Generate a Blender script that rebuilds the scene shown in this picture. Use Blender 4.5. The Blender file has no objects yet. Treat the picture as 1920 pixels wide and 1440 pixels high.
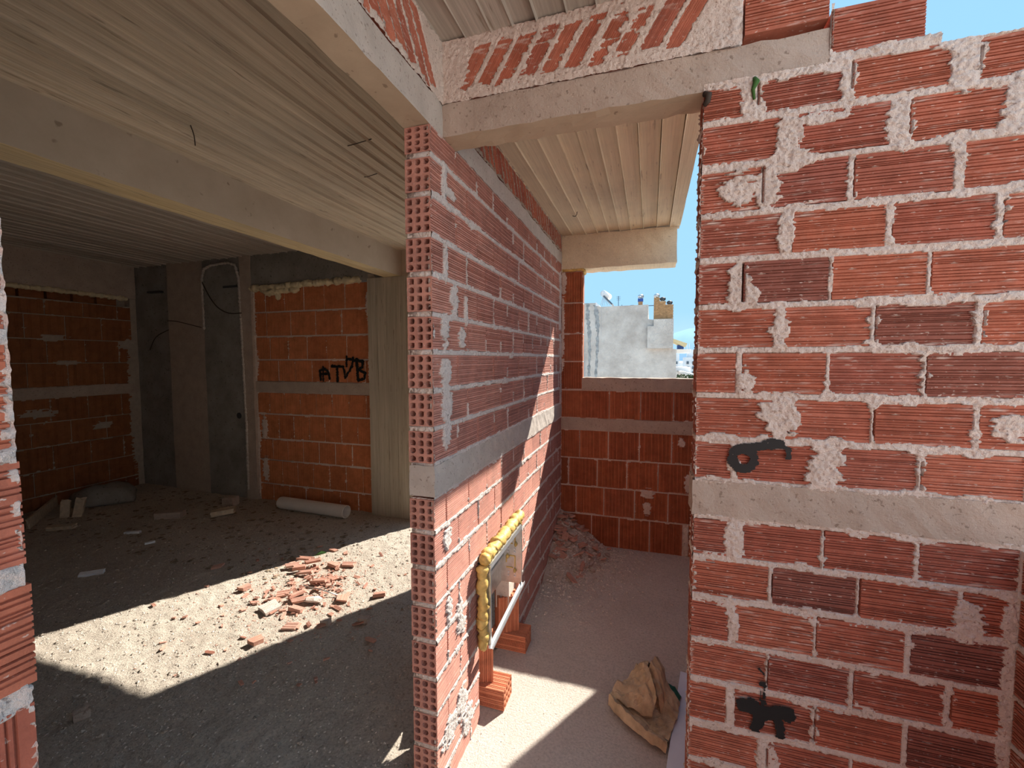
import bpy, bmesh, math, random
import numpy as np
from mathutils import Matrix, Vector, Euler
R = math.radians
rnd = random.Random(7)
rng = np.random.default_rng(11)
sc = bpy.context.scene
C = sc.collection

# ------------------------------------------------------------------ camera
def cam_axes(yaw, pitch, roll):
    cy, sy = math.cos(yaw), math.sin(yaw)
    f = Vector((-sy*math.cos(pitch), cy*math.cos(pitch), -math.sin(pitch)))
    r = Vector((cy, sy, 0)); d = f.cross(r)
    r2 = math.cos(roll)*r + math.sin(roll)*d
    return r2, f.cross(r2), f
cr, cd, cf = cam_axes(0.309005, 0.057662, 0.001708)
cam_data = bpy.data.cameras.new('camera'); cam = bpy.data.objects.new('camera', cam_data); C.objects.link(cam)
cam_data.sensor_fit = 'HORIZONTAL'; cam_data.sensor_width = 36.0; cam_data.lens = 807.9465*36.0/1920.0
cam_data.clip_start = 0.02; cam_data.clip_end = 20000
m = Matrix.Identity(4)
for i in range(3):
    m[i][0] = cr[i]; m[i][1] = -cd[i]; m[i][2] = -cf[i]
m[2][3] = 1.56
cam.matrix_world = m
sc.camera = cam

# ------------------------------------------------------------------ light
SUN_AZ, SUN_EL = R(30.0), R(40.0)          # to the right of +Y, and height
world = bpy.data.worlds.new('sky'); sc.world = world; world.use_nodes = True
nt = world.node_tree; nt.nodes.clear()
tc = nt.nodes.new('ShaderNodeTexCoord'); sp = nt.nodes.new('ShaderNodeSeparateXYZ')
rp = nt.nodes.new('ShaderNodeValToRGB'); bg = nt.nodes.new('ShaderNodeBackground'); wo = nt.nodes.new('ShaderNodeOutputWorld')
nt.links.new(tc.outputs['Generated'], sp.inputs[0]); nt.links.new(sp.outputs['Z'], rp.inputs[0])
nt.links.new(rp.outputs[0], bg.inputs[0]); nt.links.new(bg.outputs[0], wo.inputs[0])
e = rp.color_ramp.elements
e[0].position = 0.0; e[0].color = (0.47, 0.66, 0.80, 1)
e[1].position = 1.0; e[1].color = (0.27, 0.46, 0.72, 1)
x = e.new(0.10); x.color = (0.31, 0.56, 0.79, 1)
x = e.new(0.45); x.color = (0.28, 0.54, 0.80, 1)
bg.inputs[1].default_value = 1.0
sun_d = bpy.data.lights.new('sun', 'SUN'); sun = bpy.data.objects.new('sun', sun_d); C.objects.link(sun)
sun_d.energy = 8.0; sun_d.angle = R(0.6); sun_d.color = (1.0, 0.94, 0.84)
sd = Vector((math.sin(SUN_AZ)*math.cos(SUN_EL), math.cos(SUN_AZ)*math.cos(SUN_EL), math.sin(SUN_EL)))
sun.rotation_euler = sd.to_track_quat('Z', 'Y').to_euler(); sun.location = sd*30
vs = sc.view_settings
sc.display_settings.display_device = 'sRGB'
vs.view_transform = 'Standard'; vs.look = 'None'; vs.gamma = 1.0; vs.use_curve_mapping = False
vs.exposure = 0.48
cy = sc.cycles
cy.use_denoising = True
cy.max_bounces = 10; cy.diffuse_bounces = 7; cy.glossy_bounces = 3
cy.sample_clamp_indirect = 6.0

# ------------------------------------------------------------------ materials
class NT:
    def __init__(s, name):
        s.m = bpy.data.materials.new(name); s.m.use_nodes = True; s.t = s.m.node_tree; s.t.nodes.clear()
        s.out = s.n('ShaderNodeOutputMaterial'); s.b = s.n('ShaderNodeBsdfPrincipled'); s.l(s.b.outputs[0], s.out.inputs[0])
        s.b.inputs['Roughness'].default_value = 0.9
        s.b.inputs['Specular IOR Level'].default_value = 0.2
    def n(s, t, **k):
        q = s.t.nodes.new(t)
        for a, v in k.items(): setattr(q, a, v)
        return q
    def l(s, a, b): s.t.links.new(a, b)
    def pos(s, scale=(1, 1, 1), obj=False):
        src = s.n('ShaderNodeTexCoord').outputs['Object'] if obj else s.n('ShaderNodeNewGeometry').outputs['Position']
        mp = s.n('ShaderNodeMapping'); mp.inputs['Scale'].default_value = scale; s.l(src, mp.inputs['Vector']); return mp.outputs[0]
    def noise(s, vec, scale, detail=4, rough=0.6, dist=0.0):
        q = s.n('ShaderNodeTexNoise'); q.inputs['Scale'].default_value = scale; q.inputs['Detail'].default_value = detail
        q.inputs['Roughness'].default_value = rough; q.inputs['Distortion'].default_value = dist; s.l(vec, q.inputs['Vector']); return q.outputs[0]
    def ramp(s, fac, stops):
        q = s.n('ShaderNodeValToRGB'); s.l(fac, q.inputs[0]); el = q.color_ramp.elements
        while len(el) < len(stops): el.new(0.5)
        for i, (p, c) in enumerate(stops):
            el[i].position = p; el[i].color = (*c, 1) if len(c) == 3 else c
        return q.outputs[0]
    def g(s, v): return (v, v, v)
    def mix(s, fac, a, b, mode='MIX'):
        q = s.n('ShaderNodeMix', data_type='RGBA', blend_type=mode)
        for v, i in ((fac, 0), (a, 6), (b, 7)):
            if hasattr(v, 'node'): s.l(v, q.inputs[i])
            elif i == 0: q.inputs[i].default_value = v
            else: q.inputs[i].default_value = (*v, 1)
        return q.outputs[2]
    def math(s, op, a, b):
        q = s.n('ShaderNodeMath', operation=op)
        for i, v in enumerate((a, b)):
            if hasattr(v, 'node'): s.l(v, q.inputs[i])
            else: q.inputs[i].default_value = v
        return q.outputs[0]
    def col(s, c):
        if hasattr(c, 'node'): s.l(c, s.b.inputs['Base Color'])
        else: s.b.inputs['Base Color'].default_value = (*c, 1)
    def bump(s, h, strength, dist):
        q = s.n('ShaderNodeBump'); q.inputs['Strength'].default_value = strength; q.inputs['Distance'].default_value = dist
        s.l(h, q.inputs['Height']); s.l(q.outputs[0], s.b.inputs['Normal'])

def mat_brick(name, cols, fleck=0.62, streak=0.64, dust=(0.66, 0.54, 0.47), haze=0.0):
    k = NT(name)
    oi = k.n('ShaderNodeObjectInfo')
    n = len(cols); c = k.ramp(oi.outputs['Random'], [(i/(n-1), cols[i]) for i in range(n)])
    p = k.pos()
    c = k.mix(1.0, c, k.ramp(k.noise(p, 14, 5, 0.7), [(0.3, k.g(0.72)), (0.7, k.g(1.16))]), 'MULTIPLY')
    po = k.pos((14, 90, 90), True)
    big = k.ramp(k.noise(p, 5.5, 3), [(0.42, k.g(0.0)), (0.66, k.g(1.0))])
    st = k.ramp(k.noise(po, 1.0, 4, 0.65), [(streak, k.g(0)), (streak+0.10, k.g(0.85))])
    c = k.mix(k.math('MULTIPLY', st, big), c, dust)
    fl = k.ramp(k.noise(k.pos((60, 110, 110), True), 1.0, 3, 0.6), [(fleck, k.g(0)), (fleck+0.05, k.g(0.8))])
    c = k.mix(fl, c, dust)
    if haze: c = k.mix(haze, c, dust)
    k.col(c)
    k.bump(k.noise(p, 260, 3), 0.35, 0.003)
    return k.m
RED = [(0.42, 0.135, 0.085), (0.47, 0.155, 0.092), (0.38, 0.118, 0.078), (0.49, 0.172, 0.108), (0.34, 0.112, 0.08), (0.44, 0.142, 0.085)]
ORANGE = [(0.43, 0.14, 0.065), (0.48, 0.16, 0.075), (0.40, 0.125, 0.06), (0.45, 0.155, 0.08)]
M = {}
M['brick_red'] = mat_brick('brick_red', RED, 0.635, 0.55)
M['brick_pale'] = mat_brick('brick_pale', [(0.50, 0.215, 0.155), (0.55, 0.25, 0.185), (0.46, 0.19, 0.14), (0.53, 0.23, 0.17)], 0.66, 0.60, (0.70, 0.60, 0.56), 0.08)
M['brick_orange'] = mat_brick('brick_orange', ORANGE, 0.70, 0.70)
M['brick_bright'] = mat_brick('brick_bright', [(0.54, 0.19, 0.082), (0.59, 0.215, 0.095), (0.50, 0.17, 0.074)], 0.70, 0.70)
M['brick_plain'] = mat_brick('brick_plain', [(0.54, 0.20, 0.11), (0.57, 0.215, 0.12), (0.51, 0.18, 0.10)], 0.78, 0.74)
M['brick_shard'] = mat_brick('brick_shard', [(0.55, 0.27, 0.19), (0.50, 0.23, 0.16), (0.60, 0.33, 0.25), (0.47, 0.20, 0.13)], 0.66, 0.62, haze=0.15)

def mat_rough(name, a, b, dark, scale=30, bump=0.7, bdist=0.006, bscale=170, darkpos=0.36, stretch=(1, 1, 1)):
    k = NT(name); p = k.pos(stretch)
    c = k.ramp(k.noise(p, scale, 6, 0.65), [(0.3, a), (0.7, b)])
    c = k.mix(k.ramp(k.noise(p, bscale*0.7, 2, 0.5), [(darkpos-0.06, k.g(0.75)), (darkpos, k.g(0))]), c, dark)
    k.col(c); k.bump(k.noise(p, bscale, 4, 0.7), bump, bdist)
    return k.m
M['mortar'] = mat_rough('mortar', (0.72, 0.595, 0.515), (0.85, 0.73, 0.65), (0.42, 0.30, 0.24), 18, 0.9, 0.008, 170, 0.37)
M['mortar_light'] = mat_rough('mortar_light', (0.68, 0.60, 0.555), (0.80, 0.72, 0.67), (0.36, 0.29, 0.25), 18, 0.9, 0.008, 180, 0.38)
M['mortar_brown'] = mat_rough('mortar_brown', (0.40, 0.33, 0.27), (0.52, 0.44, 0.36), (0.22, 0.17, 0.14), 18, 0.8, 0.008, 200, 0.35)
M['concrete'] = mat_rough('concrete', (0.41, 0.325, 0.265), (0.51, 0.415, 0.345), (0.23, 0.17, 0.13), 9, 0.7, 0.007, 110, 0.36)
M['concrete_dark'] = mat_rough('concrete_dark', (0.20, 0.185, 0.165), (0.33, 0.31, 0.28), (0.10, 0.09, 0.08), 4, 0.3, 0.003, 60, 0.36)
M['concrete_pale'] = mat_rough('concrete_pale', (0.45, 0.40, 0.355), (0.56, 0.50, 0.45), (0.25, 0.20, 0.17), 12, 0.5, 0.005, 150, 0.37)

def mat_board(name, a, b, axis, dark=(0.22, 0.17, 0.12), grain=0.80):
    k = NT(name)
    s1 = [34, 34, 34]; s1[axis] = 1.1
    s2 = [130, 130, 130]; s2[axis] = 2.4
    s3 = [60, 60, 60]; s3[axis] = 5.0
    p1, p2 = k.pos(s1), k.pos(s2)
    oi = k.n('ShaderNodeObjectInfo')
    g1 = k.noise(p1, 1.0, 4, 0.6)
    c = k.ramp(g1, [(0.3, a), (0.7, b)])
    c = k.mix(1.0, c, k.ramp(oi.outputs['Random'], [(0, k.g(0.91)), (1, k.g(1.05))]), 'MULTIPLY')
    c = k.mix(1.0, c, k.ramp(k.noise(p2, 1.0, 3, 0.6), [(0.3, k.g(grain)), (0.65, k.g(1.06))]), 'MULTIPLY')
    c = k.mix(k.ramp(k.noise(k.pos(s3), 1.0, 3, 0.6), [(0.30, k.g(0.7)), (0.37, k.g(0))]), c, dark)
    c = k.mix(k.ramp(k.noise(k.pos(), 2.2, 4), [(0.45, k.g(0)), (0.75, k.g(0.35))]), c, (0.36, 0.33, 0.28))
    k.col(c)
    k.bump(k.noise(p2, 1.0, 4, 0.7), 0.55, 0.004)
    return k.m
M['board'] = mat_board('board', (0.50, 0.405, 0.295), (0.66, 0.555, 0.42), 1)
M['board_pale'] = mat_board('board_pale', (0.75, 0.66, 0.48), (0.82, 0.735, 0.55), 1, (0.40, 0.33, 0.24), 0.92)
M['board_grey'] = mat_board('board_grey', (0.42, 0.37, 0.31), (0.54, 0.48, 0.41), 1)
M['board_up'] = mat_board('board_up', (0.42, 0.375, 0.29), (0.54, 0.49, 0.40), 2)
M['beam_stain_lit'] = mat_board('beam_stain_lit', (0.64, 0.49, 0.27), (0.78, 0.63, 0.38), 1)  # underside stain, its colour brightened for sunlight bounced off the floor
M['beam_tan'] = mat_rough('beam_tan', (0.47, 0.39, 0.30), (0.56, 0.475, 0.375), (0.25, 0.19, 0.14), 5, 0.25, 0.002, 26, 0.30)
M['lintel_under'] = mat_rough('lintel_under', (0.48, 0.37, 0.26), (0.58, 0.46, 0.33), (0.28, 0.20, 0.14), 8, 0.3, 0.003, 60, 0.32)

def mat_floor(name, a, b, c3, grit):
    k = NT(name); p = k.pos()
    c = k.ramp(k.noise(p, 1.6, 6, 0.65), [(0.32, a), (0.68, b)])
    c = k.mix(1.0, c, k.ramp(k.noise(p, 90, 3, 0.6), [(0.36, k.g(grit)), (0.5, k.g(1.0)), (0.7, k.g(1.1))]), 'MULTIPLY')
    c = k.mix(k.ramp(k.noise(p, 5.0, 5, 0.7), [(0.60, k.g(0)), (0.72, k.g(0.55))]), c, c3)
    k.col(c); k.bump(k.noise(p, 110, 5, 0.75), 0.9, 0.010)
    return k.m
M['floor_dusty'] = mat_floor('floor_dusty', (0.47, 0.40, 0.33), (0.60, 0.525, 0.44), (0.36, 0.29, 0.23), 0.72)
M['floor_screed'] = mat_floor('floor_screed', (0.60, 0.52, 0.45), (0.70, 0.62, 0.545), (0.46, 0.40, 0.35), 0.86)

def mat_simple(name, c, rough=0.6, metal=0.0, var=0.12, scale=12, bump=0.0, bscale=60, spec=0.3):
    k = NT(name); p = k.pos()
    k.col(k.mix(1.0, c, k.ramp(k.noise(p, scale, 4), [(0.3, k.g(1-var)), (0.7, k.g(1+var))]), 'MULTIPLY'))
    k.b.inputs['Roughness'].default_value = rough; k.b.inputs['Metallic'].default_value = metal; k.b.inputs['Specular IOR Level'].default_value = spec
    if bump: k.bump(k.noise(p, bscale, 4, 0.6), bump, 0.004)
    return k.m
M['steel'] = mat_simple('steel', (0.62, 0.63, 0.62), 0.32, 0.85, 0.14, 40)
M['steel_bright'] = mat_simple('steel_bright', (0.72, 0.75, 0.78), 0.3, 0.7, 0.08, 40)
M['steel_dark'] = mat_simple('steel_dark', (0.06, 0.06, 0.065), 0.5, 0.3)
M['foam'] = mat_simple('foam', (0.64, 0.44, 0.14), 0.5, 0, 0.3, 30, 0.7, 70)
M['foam_pale'] = mat_simple('foam_pale', (0.66, 0.56, 0.36), 0.7, 0, 0.22, 20, 0.6, 70)
M['pvc'] = mat_simple('pvc', (0.74, 0.70, 0.66), 0.4, 0, 0.06, 6)
M['plank_white'] = mat_simple('plank_white', (0.72, 0.76, 0.84), 0.45, 0, 0.05, 9)
M['sack'] = mat_simple('sack', (0.50, 0.385, 0.25), 0.85, 0, 0.30, 16, 0.5, 120)
M['sack_green'] = mat_simple('sack_green', (0.015, 0.10, 0.06), 0.6)
M['wood'] = mat_simple('wood', (0.58, 0.47, 0.34), 0.8, 0, 0.2, 30, 0.3, 80)
M['rust'] = mat_simple('rust', (0.06, 0.045, 0.035), 0.8, 0.2)
M['paint'] = mat_simple('paint', (0.012, 0.013, 0.014), 0.5)
M['white_bit'] = mat_simple('white_bit', (0.75, 0.77, 0.80), 0.6)
M['grit'] = mat_simple('grit', (0.40, 0.34, 0.28), 0.9, 0, 0.5, 31)
M['grit_pale'] = mat_simple('grit_pale', (0.58, 0.50, 0.43), 0.9, 0, 0.35, 37)
M['leaf'] = mat_simple('leaf', (0.25, 0.19, 0.13), 0.9, 0, 0.5, 30)
M['leaf_green'] = mat_simple('leaf_green', (0.05, 0.13, 0.03), 0.8)
M['rubble'] = mat_rough('rubble', (0.40, 0.315, 0.26), (0.56, 0.46, 0.39), (0.25, 0.18, 0.14), 14, 0.8, 0.006, 130)
M['render_grey'] = NT('render_grey').m
def _render_grey():
    k = NT('house_render'); p = k.pos()
    c = k.ramp(k.noise(p, 0.9, 7, 0.7), [(0.35, (0.58, 0.49, 0.425)), (0.65, (0.84, 0.75, 0.67))])
    # rain streaks: narrow in x, long in z
    st = k.ramp(k.noise(k.pos((2.6, 0.2, 0.05)), 1.0, 4, 0.6), [(0.62, k.g(0)), (0.72, k.g(0.55))])
    c = k.mix(st, c, (0.42, 0.41, 0.41))
    k.col(c); k.bump(k.noise(p, 6, 6, 0.75), 1.0, 0.10); return k.m
M['house_render'] = _render_grey()
M['stain'] = mat_simple('stain', (0.33, 0.32, 0.31), 0.9, 0, 0.5, 6)
M['house_white'] = mat_simple('house_white', (0.82, 0.81, 0.80), 0.8, 0, 0.06, 1)
M['chimney_brick'] = mat_simple('chimney_brick', (0.44, 0.24, 0.11), 0.9, 0, 0.3, 9)
M['chimney_mortar'] = mat_simple('chimney_mortar', (0.52, 0.36, 0.22), 0.9, 0, 0.2, 9)
M['blue_paint'] = mat_simple('blue_paint', (0.03, 0.09, 0.32), 0.5)
M['awning'] = mat_simple('awning', (0.62, 0.52, 0.30), 0.8)
M['window_dark'] = mat_simple('window_dark', (0.10, 0.13, 0.16), 0.3)
M['hill'] = mat_simple('hill', (0.26, 0.40, 0.54), 1.0, 0, 0.08, 0.004, spec=0.0)  # pale blue haze of distance painted into the base colour
M['ground'] = mat_simple('ground', (0.45, 0.43, 0.40), 1.0, 0, 0.15, 0.05, spec=0.0)
M['bush'] = mat_simple('bush', (0.05, 0.075, 0.035), 1.0, 0, 0.5, 3)

# ------------------------------------------------------------------ object helpers
def tag(o, label=None, cat=None, group=None, kind=None):
    if label: o['label'] = label
    if cat: o['category'] = cat
    if group: o['group'] = group
    if kind: o['kind'] = kind
    return o
def empty(name, loc=(0, 0, 0), rz=0.0):
    o = bpy.data.objects.new(name, None); o.empty_display_size = 0.05; C.objects.link(o)
    o.location = loc; o.rotation_euler = (0, 0, rz); return o
def link(name, me, mat=None, parent=None, loc=None, rot=None):
    o = bpy.data.objects.new(name, me); C.objects.link(o)
    if mat is not None and not me.materials: me.materials.append(mat)
    if parent is not None: o.parent = parent
    if loc is not None: o.location = loc
    if rot is not None: o.rotation_euler = rot
    return o
def mesh_from(name, verts, faces, smooth=False, recalc=True):
    me = bpy.data.meshes.new(name); me.from_pydata([tuple(v) for v in verts], [], [tuple(f) for f in faces])
    if recalc:
        b = bmesh.new(); b.from_mesh(me); bmesh.ops.recalc_face_normals(b, faces=b.faces); b.to_mesh(me); b.free()
    if smooth: me.polygons.foreach_set('use_smooth', [True]*len(me.polygons))
    me.update(); return me
def mesh_np(name, V, Q, smooth=True):
    me = bpy.data.meshes.new(name)
    V = np.asarray(V, np.float32); Q = np.asarray(Q, np.int32); n = Q.shape[1]
    me.vertices.add(len(V)); me.vertices.foreach_set('co', V.ravel())
    me.loops.add(Q.size); me.loops.foreach_set('vertex_index', Q.ravel())
    me.polygons.add(len(Q)); me.polygons.foreach_set('loop_start', np.arange(len(Q), dtype=np.int32)*n)
    me.polygons.foreach_set('loop_total', np.full(len(Q), n, np.int32))
    me.polygons.foreach_set('use_smooth', np.full(len(Q), smooth))
    me.update(calc_edges=True); me.validate(); return me
class MB:
    def __init__(s): s.v = []; s.f = []
    def add(s, v, f):
        o = len(s.v); s.v += [tuple(p) for p in v]; s.f += [tuple(i+o for i in q) for q in f]; return s
    def box(s, x0, x1, y0, y1, z0, z1, mtx=None):
        v = [Vector((x, y, z)) for z in (z0, z1) for y in (y0, y1) for x in (x0, x1)]
        if mtx is not None: v = [mtx @ p for p in v]
        return s.add(v, [(0, 2, 3, 1), (4, 5, 7, 6), (0, 1, 5, 4), (2, 6, 7, 3), (0, 4, 6, 2), (1, 3, 7, 5)])
    def bar(s, a, b, w, h):
        a, b = Vector(a), Vector(b); d = b-a; q = d.to_track_quat('X', 'Z').to_matrix().to_4x4(); q.translation = a
        return s.box(0, d.length, -w/2, w/2, -h/2, h/2, q)
    def tube(s, pts, r, n=8, cap=True):
        pts = [Vector(p) for p in pts]; rs = r if isinstance(r, (list, tuple)) else [r]*len(pts)
        v = []; f = []; up = None
        for i, p in enumerate(pts):
            t = (pts[min(i+1, len(pts)-1)]-pts[max(i-1, 0)]).normalized()
            if up is None: up = t.orthogonal().normalized()
            up = (up - t*up.dot(t)).normalized(); bi = t.cross(up)
            for j in range(n):
                a = 2*math.pi*j/n; v.append(p+(up*math.cos(a)+bi*math.sin(a))*rs[i])
        for i in range(len(pts)-1):
            for j in range(n):
                f.append((i*n+j, i*n+(j+1) % n, (i+1)*n+(j+1) % n, (i+1)*n+j))
        if cap: f.append(tuple(range(n))[::-1]); f.append(tuple(range((len(pts)-1)*n, len(pts)*n)))
        return s.add(v, f)
    def build(s, name, mat, parent=None, smooth=False, loc=None, rot=None):
        return link(name, mesh_from(name, s.v, s.f, smooth), mat, parent, loc, rot)

# value noise on numpy arrays
def vnoise(U, W, su, sw, seed):
    g = np.random.default_rng(seed).random((257, 257))
    a = U*su; b = W*sw; ia = np.floor(a).astype(int); ib = np.floor(b).astype(int)
    fa = a-ia; fb = b-ib; fa = fa*fa*(3-2*fa); fb = fb*fb*(3-2*fb)
    i0 = ia % 256; j0 = ib % 256; i1 = (i0+1) % 256; j1 = (j0+1) % 256
    return g[i0, j0]*(1-fa)*(1-fb)+g[i1, j0]*fa*(1-fb)+g[i0, j1]*(1-fa)*fb+g[i1, j1]*fa*fb
def fbm(U, W, s, seed, octs=3, stretch=1.0):
    t = 0; a = 1; n = 0
    for k in range(octs):
        t = t+a*vnoise(U, W, s*2**k/stretch, s*2**k, seed+k); n += a; a *= 0.5
    return t/n

# wall frames: u along the wall, h out of the wall, z up
class Frame:
    def __init__(s, kind, c): s.kind = kind; s.c = c
    def P(s, u, h, z):
        return (u, s.c-h, z) if s.kind == 'ny' else (s.c+h, u, z) if s.kind == 'px' else (s.c-h, u, z)
    def place(s, o, u0, u1, z0, dh=0.0):
        if s.kind == 'ny': o.location = (u0, s.c-dh, z0); o.rotation_euler = (0, 0, 0)
        elif s.kind == 'px': o.location = (s.c+dh, u0, z0); o.rotation_euler = (0, 0, R(90))
        else: o.location = (s.c-dh, u1, z0); o.rotation_euler = (0, 0, R(-90))

def groove_profile(H, n, gw, gd, seed):
    """flat face cut by groups of two or three narrow grooves"""
    r = random.Random(seed); pr = [(0.0, 0.0)]
    m_ = max(1, int(round(n/2))); step = 0.92*H/m_
    for i in range(m_):
        c = 0.04*H+step*(i+0.5)+r.uniform(-0.12, 0.12)*step
        k = 3 if (step > 0.021 or r.random() < 0.25) else 2
        sp = min(gw*2.1, step*0.8/k)
        for q in range(k):
            x = c+(q-(k-1)/2)*sp; w = min(gw*r.uniform(0.75, 1.25), sp*0.8); dd = gd*r.uniform(0.7, 1.25)
            pr += [(x-w/2, 0), (x-w*0.28, dd), (x+w*0.28, dd), (x+w/2, 0)]
    pr.append((H, 0.0)); return pr
_mc = {}
def ribbed(L, H, D, n=11, gw=0.0034, gd=0.0042, vertical=False, holes=False, shear=0.0, variant=0, chip=0.0):
    """hollow-brick body: grooves run along u; face at y=0, depth along +y. vertical: grooves run up."""
    key = (round(L, 3), round(H, 3), round(D, 3), n, vertical, holes, round(shear, 3), variant)
    if key in _mc: return _mc[key]
    r = random.Random(hash(key) & 0xffff)
    A, B = (H, L) if vertical else (L, H)          # A along the groove, B across it
    pr = groove_profile(B, n, gw, gd, variant*31+int(B*1000))
    k = len(pr); v = []; f = []
    def pt(a, b, d):
        if vertical: return (b+shear*a, d, a)
        return (a, d, b)
    nseg = 1
    for i in range(nseg+1):
        a = A*i/nseg
        for b, d in pr: v.append(pt(a, b, d))
        v += [pt(a, B, D), pt(a, 0, D)]
    w = k+2
    for i in range(nseg):
        for j in range(w):
            f.append((i*w+j, i*w+(j+1) % w, (i+1)*w+(j+1) % w, (i+1)*w+j))
    f.append(tuple(range(nseg*w, nseg*w+w)))
    if not holes:
        f.append(tuple(range(w))[::-1])
    else:
        # end plate at u = 0 with 3 x 4 holes
        base = len(v); pts = {}
        ys = [0, D/3, 2*D/3, D]; zs = [0, H/4, H/2, 3*H/4, H]
        def gp(iy, iz):                     # half-cell lattice
            if (iy, iz) not in pts:
                pts[(iy, iz)] = len(v); v.append((0.0, D*iy/6, H*iz/8))
            return pts[(iy, iz)]
        for cy_ in range(3):
            for cz in range(4):
                ring = [gp(2*cy_+a, 2*cz+b) for a, b in ((0, 0), (1, 0), (2, 0), (2, 1), (2, 2), (1, 2), (0, 2), (0, 1))]
                yc = D*(cy_+0.5)/3; zc = H*(cz+0.5)/4
                inn = []; deep = []
                for q, (a, b) in enumerate(((-1, -1), (0, -1), (1, -1), (1, 0), (1, 1), (0, 1), (-1, 1), (-1, 0))):
                    s_ = (0.80 if a and b else 1.0)*r.uniform(0.88, 1.1)
                    y_ = yc+a*D/6*0.72*s_; z_ = zc+b*H/8*0.74*s_
                    inn.append(len(v)); v.append((r.uniform(-0.0008, 0.0008), y_, z_))
                dp = L*0.94
                for q in range(8):
                    p = v[inn[q]]; deep.append(len(v)); v.append((dp, p[1], p[2]))
                for q in range(8):
                    q2 = (q+1) % 8
                    f.append((ring[q], ring[q2], inn[q2], inn[q])); f.append((inn[q], inn[q2], deep[q2], deep[q]))
                f.append(tuple(deep))
    me = mesh_from('brick_mesh', v, f); _mc[key] = me
    return me
_mm = {}
def with_mat(me, mat):
    key = (me.name, mat.name)
    if key not in _mm:
        c = me.copy(); c.materials.append(mat); _mm[key] = c
    return _mm[key]

def lay(parent, fr, bricks, D, mat, n=11, vertical=False, jit=0.002, gw=0.0034, gd=0.0042, name='brick'):
    """bricks: (u0,u1,z0,z1[,holes][,mat]) -> one object each"""
    for i, b in enumerate(bricks):
        u0, u1, z0, z1 = b[:4]; holes = len(b) > 4 and b[4]; mt = b[5] if len(b) > 5 and b[5] else mat
        me = with_mat(ribbed(u1-u0, z1-z0, D, n, gw, gd, vertical, bool(holes), 0.0, rnd.randrange(3)), mt)
        o = link(name, me, None, parent); fr.place(o, u0, u1, z0, rnd.uniform(-jit, jit))
        if not holes: o.rotation_euler = (R(rnd.uniform(-0.25, 0.25)), R(rnd.uniform(-0.25, 0.25)), o.rotation_euler[2]+R(rnd.uniform(-0.25, 0.25)))

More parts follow.
